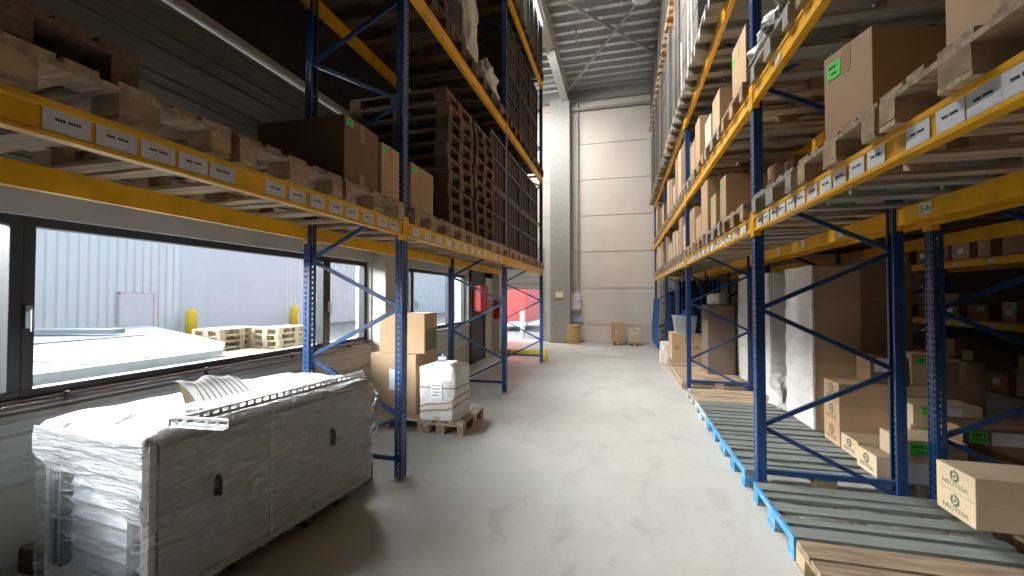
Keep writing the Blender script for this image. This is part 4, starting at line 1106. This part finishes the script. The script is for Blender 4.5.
# pallets outside
for s, (px, py, n) in enumerate([(-7.9,7.4,3),(-9.25,8.3,6),(-8.36,9.05,6)]):
    for k in range(n):
        if s == 0:
            pass
        o = pallet(px+random.uniform(-.02,.02), py, -.02+ .25 + k*.145 if False else -.02+k*.145, 'wood_pale', False, PI/2+random.uniform(-.02,.02))
        o['label'] = 'pale new pallet in the %s yard stack outside windows, %s from the ground' % (ordw(s), ordw(k)); o['group'] = 'pale pallets stacked in the yard'
# red lorry box and white post outside the gate
tr = empty('lorry', (-5.55, 19.0, 0)); tag(tr, 'red lorry body parked outside the open gate', 'lorry')
m = MB(); m.box(-1.05,1.29,0,5,.45,3.6); link('cargo_box', m.mesh('cargo_box','signal_red',bevel=.03), tr)
m = MB(); m.box(-.9,1.1,0,5,.3,.45); m.box(-1.05,1.29,-.06,0,.25,.4); link('chassis', m.mesh('chassis','paper_white'), tr)
for x in (-.85,.75):
    m = MB(); m.tube((x,1.0,.30),(x+.3,1.0,.30),.32,20); link('wheel', m.mesh('wheel','black_plastic'), tr)
m = MB(); m.lathe([(.1,-.02),(.1,1.0),(.07,1.05)],0,0,16); tag(link('bollard', m.mesh('bollard','paper_white',True), None, (-3.95,17.0,0)), 'white bollard standing outside the open gate', 'bollard')

# ------------------------------------------------------------------ labels for repeats
for (rack, level, kind), lst in REG.items():
    lst.sort(key=lambda t: t[0])
    for i, (y, o, desc) in enumerate(lst):
        if kind == 'floorpallet':
            o['label'] = '%s on the floor under the %s, %s from camera end' % (desc, rack, ordw(i)); o['group'] = 'floor pallets under the ' + rack
        else:
            lv = LEV[level] if level < 4 else ('floor row' if level == 9 else 'upper floor row')
            o['label'] = '%s, %s %s from camera end, %s of %s' % (desc, ordw(i), kind, lv, rack)
            o['group'] = '%ss on the %s of the %s' % (kind, lv, rack)

# ------------------------------------------------------------------ light
SKY_BASE, SKY_GLOW = 1.5, 54.0
W = bpy.data.worlds.new('World'); scene.world = W; W.use_nodes = True
nt = W.node_tree; nt.nodes.clear()
out = N(nt, 'ShaderNodeOutputWorld'); bg = N(nt, 'ShaderNodeBackground')
L = nt.links.new
tc = N(nt, 'ShaderNodeTexCoord')
sx = N(nt, 'ShaderNodeSeparateXYZ'); L(tc.outputs['Generated'], sx.inputs[0])
def ss(v, a, b_, c, d):
    n = N(nt, 'ShaderNodeMapRange', interpolation_type='SMOOTHSTEP'); n.inputs['From Min'].default_value = a; n.inputs['From Max'].default_value = b_
    n.inputs['To Min'].default_value = c; n.inputs['To Max'].default_value = d; L(v, n.inputs['Value']); return n.outputs['Result']
mu = N(nt, 'ShaderNodeMath', operation='MULTIPLY'); L(ss(sx.outputs['Z'], .35, .60, 1, 0), mu.inputs[0]); L(ss(sx.outputs['X'], -.75, -.1, 1, 0), mu.inputs[1])
ma = N(nt, 'ShaderNodeMath', operation='MULTIPLY_ADD'); L(mu.outputs[0], ma.inputs[0]); ma.inputs[1].default_value = SKY_GLOW; ma.inputs[2].default_value = SKY_BASE
cm = N(nt, 'ShaderNodeMix', data_type='RGBA'); L(mu.outputs[0], cm.inputs[0]); cm.inputs[6].default_value = (.72,.87,1,1); cm.inputs[7].default_value = (1,.965,.92,1)
L(cm.outputs[2], bg.inputs[0]); L(ma.outputs[0], bg.inputs[1])
L(bg.outputs[0], out.inputs[0])
def sun(strength, direction, angle=1.5):
    l = bpy.data.lights.new('sun','SUN'); l.energy = strength; l.angle = math.radians(angle); l.color = (1,.96,.9)
    o = bpy.data.objects.new('sun', l); COL.objects.link(o)
    o.rotation_euler = Vector(direction).to_track_quat('-Z','Y').to_euler()
sun(1.5, (.42,.35,-1))
def area(name, loc, direction, sx, sy, power, col=(1,1,1), portal=False, spread=PI):
    l = bpy.data.lights.new(name,'AREA'); l.shape = 'RECTANGLE'; l.size = sx; l.size_y = sy; l.energy = power; l.color = col; l.spread = spread
    o = bpy.data.objects.new(name, l); COL.objects.link(o); o.location = loc
    o.rotation_euler = Vector(direction).to_track_quat('-Z','Y').to_euler()
    if portal: l.cycles.is_portal = True
    return o
for k, (lx, ly, ll, pw, dr, sp) in enumerate([(-2.0,5.7,2.6,430,(1,.0,-.85),100),(-2.0,9.0,2.8,560,(1,.1,-1.0),115),(-2.9,12.0,2.4,230,(.45,.7,-1),140)]):  # invented fill lights with housings, aimed to leave the window-side rack dark
    area('fill_light', (lx, ly, 8.3), dr, ll, .3, pw, (1,.985,.96), spread=math.radians(sp))
    m = MB(); m.box(lx-.2,lx+.15,ly-ll/2,ly+ll/2,8.36,8.42); m.box(lx-.2,lx-.17,ly-ll/2,ly+ll/2,8.2,8.36)
    for yy in (ly-ll/2+.2, ly+ll/2-.2): m.tube((lx-.1,yy,8.42),(lx-.1,yy,8.92),.01,6)
    tag(link('fill_housing', m.mesh('fill_housing','lamp_housing')), 'added housing over a fill light above the %s of the window-side rack' % ['camera end','middle','gate end'][k], 'lamp')
area('portal', (XL-.3, 3.57, 1.53), (1,0,0), 1.13, 3.7, 1, portal=True)
area('portal', (XL-.3, 7.9, 1.53), (1,0,0), 1.13, 3.0, 1, portal=True)
area('portal', (XL-.3, .4, 1.53), (1,0,0), 1.13, 2.5, 1, portal=True)
area('portal', (-3.65, 15.4, .93), (0,-1,0), 1.86, 1.86, 1, portal=True)

# ------------------------------------------------------------------ camera
cam = bpy.data.cameras.new('camera'); co = bpy.data.objects.new('camera', cam); COL.objects.link(co)
f = 425.0; yaw = math.atan(110/f); pitch = math.atan(9/math.hypot(f,110))
co.location = (0,0,1.6); co.rotation_euler = (PI/2+pitch, 0, yaw)
cam.sensor_width = 36; cam.lens = f/1024*36; cam.clip_start = .05; cam.clip_end = 300
scene.camera = co
scene.view_settings.view_transform = 'Standard'; scene.view_settings.look = 'None'
scene.view_settings.exposure = 0; scene.view_settings.gamma = 1; scene.view_settings.use_curve_mapping = False
scene.cycles.max_bounces = 10; scene.cycles.diffuse_bounces = 6; scene.cycles.transparent_max_bounces = 16
scene.cycles.caustics_reflective = False; scene.cycles.caustics_refractive = False; scene.cycles.sample_clamp_indirect = 6
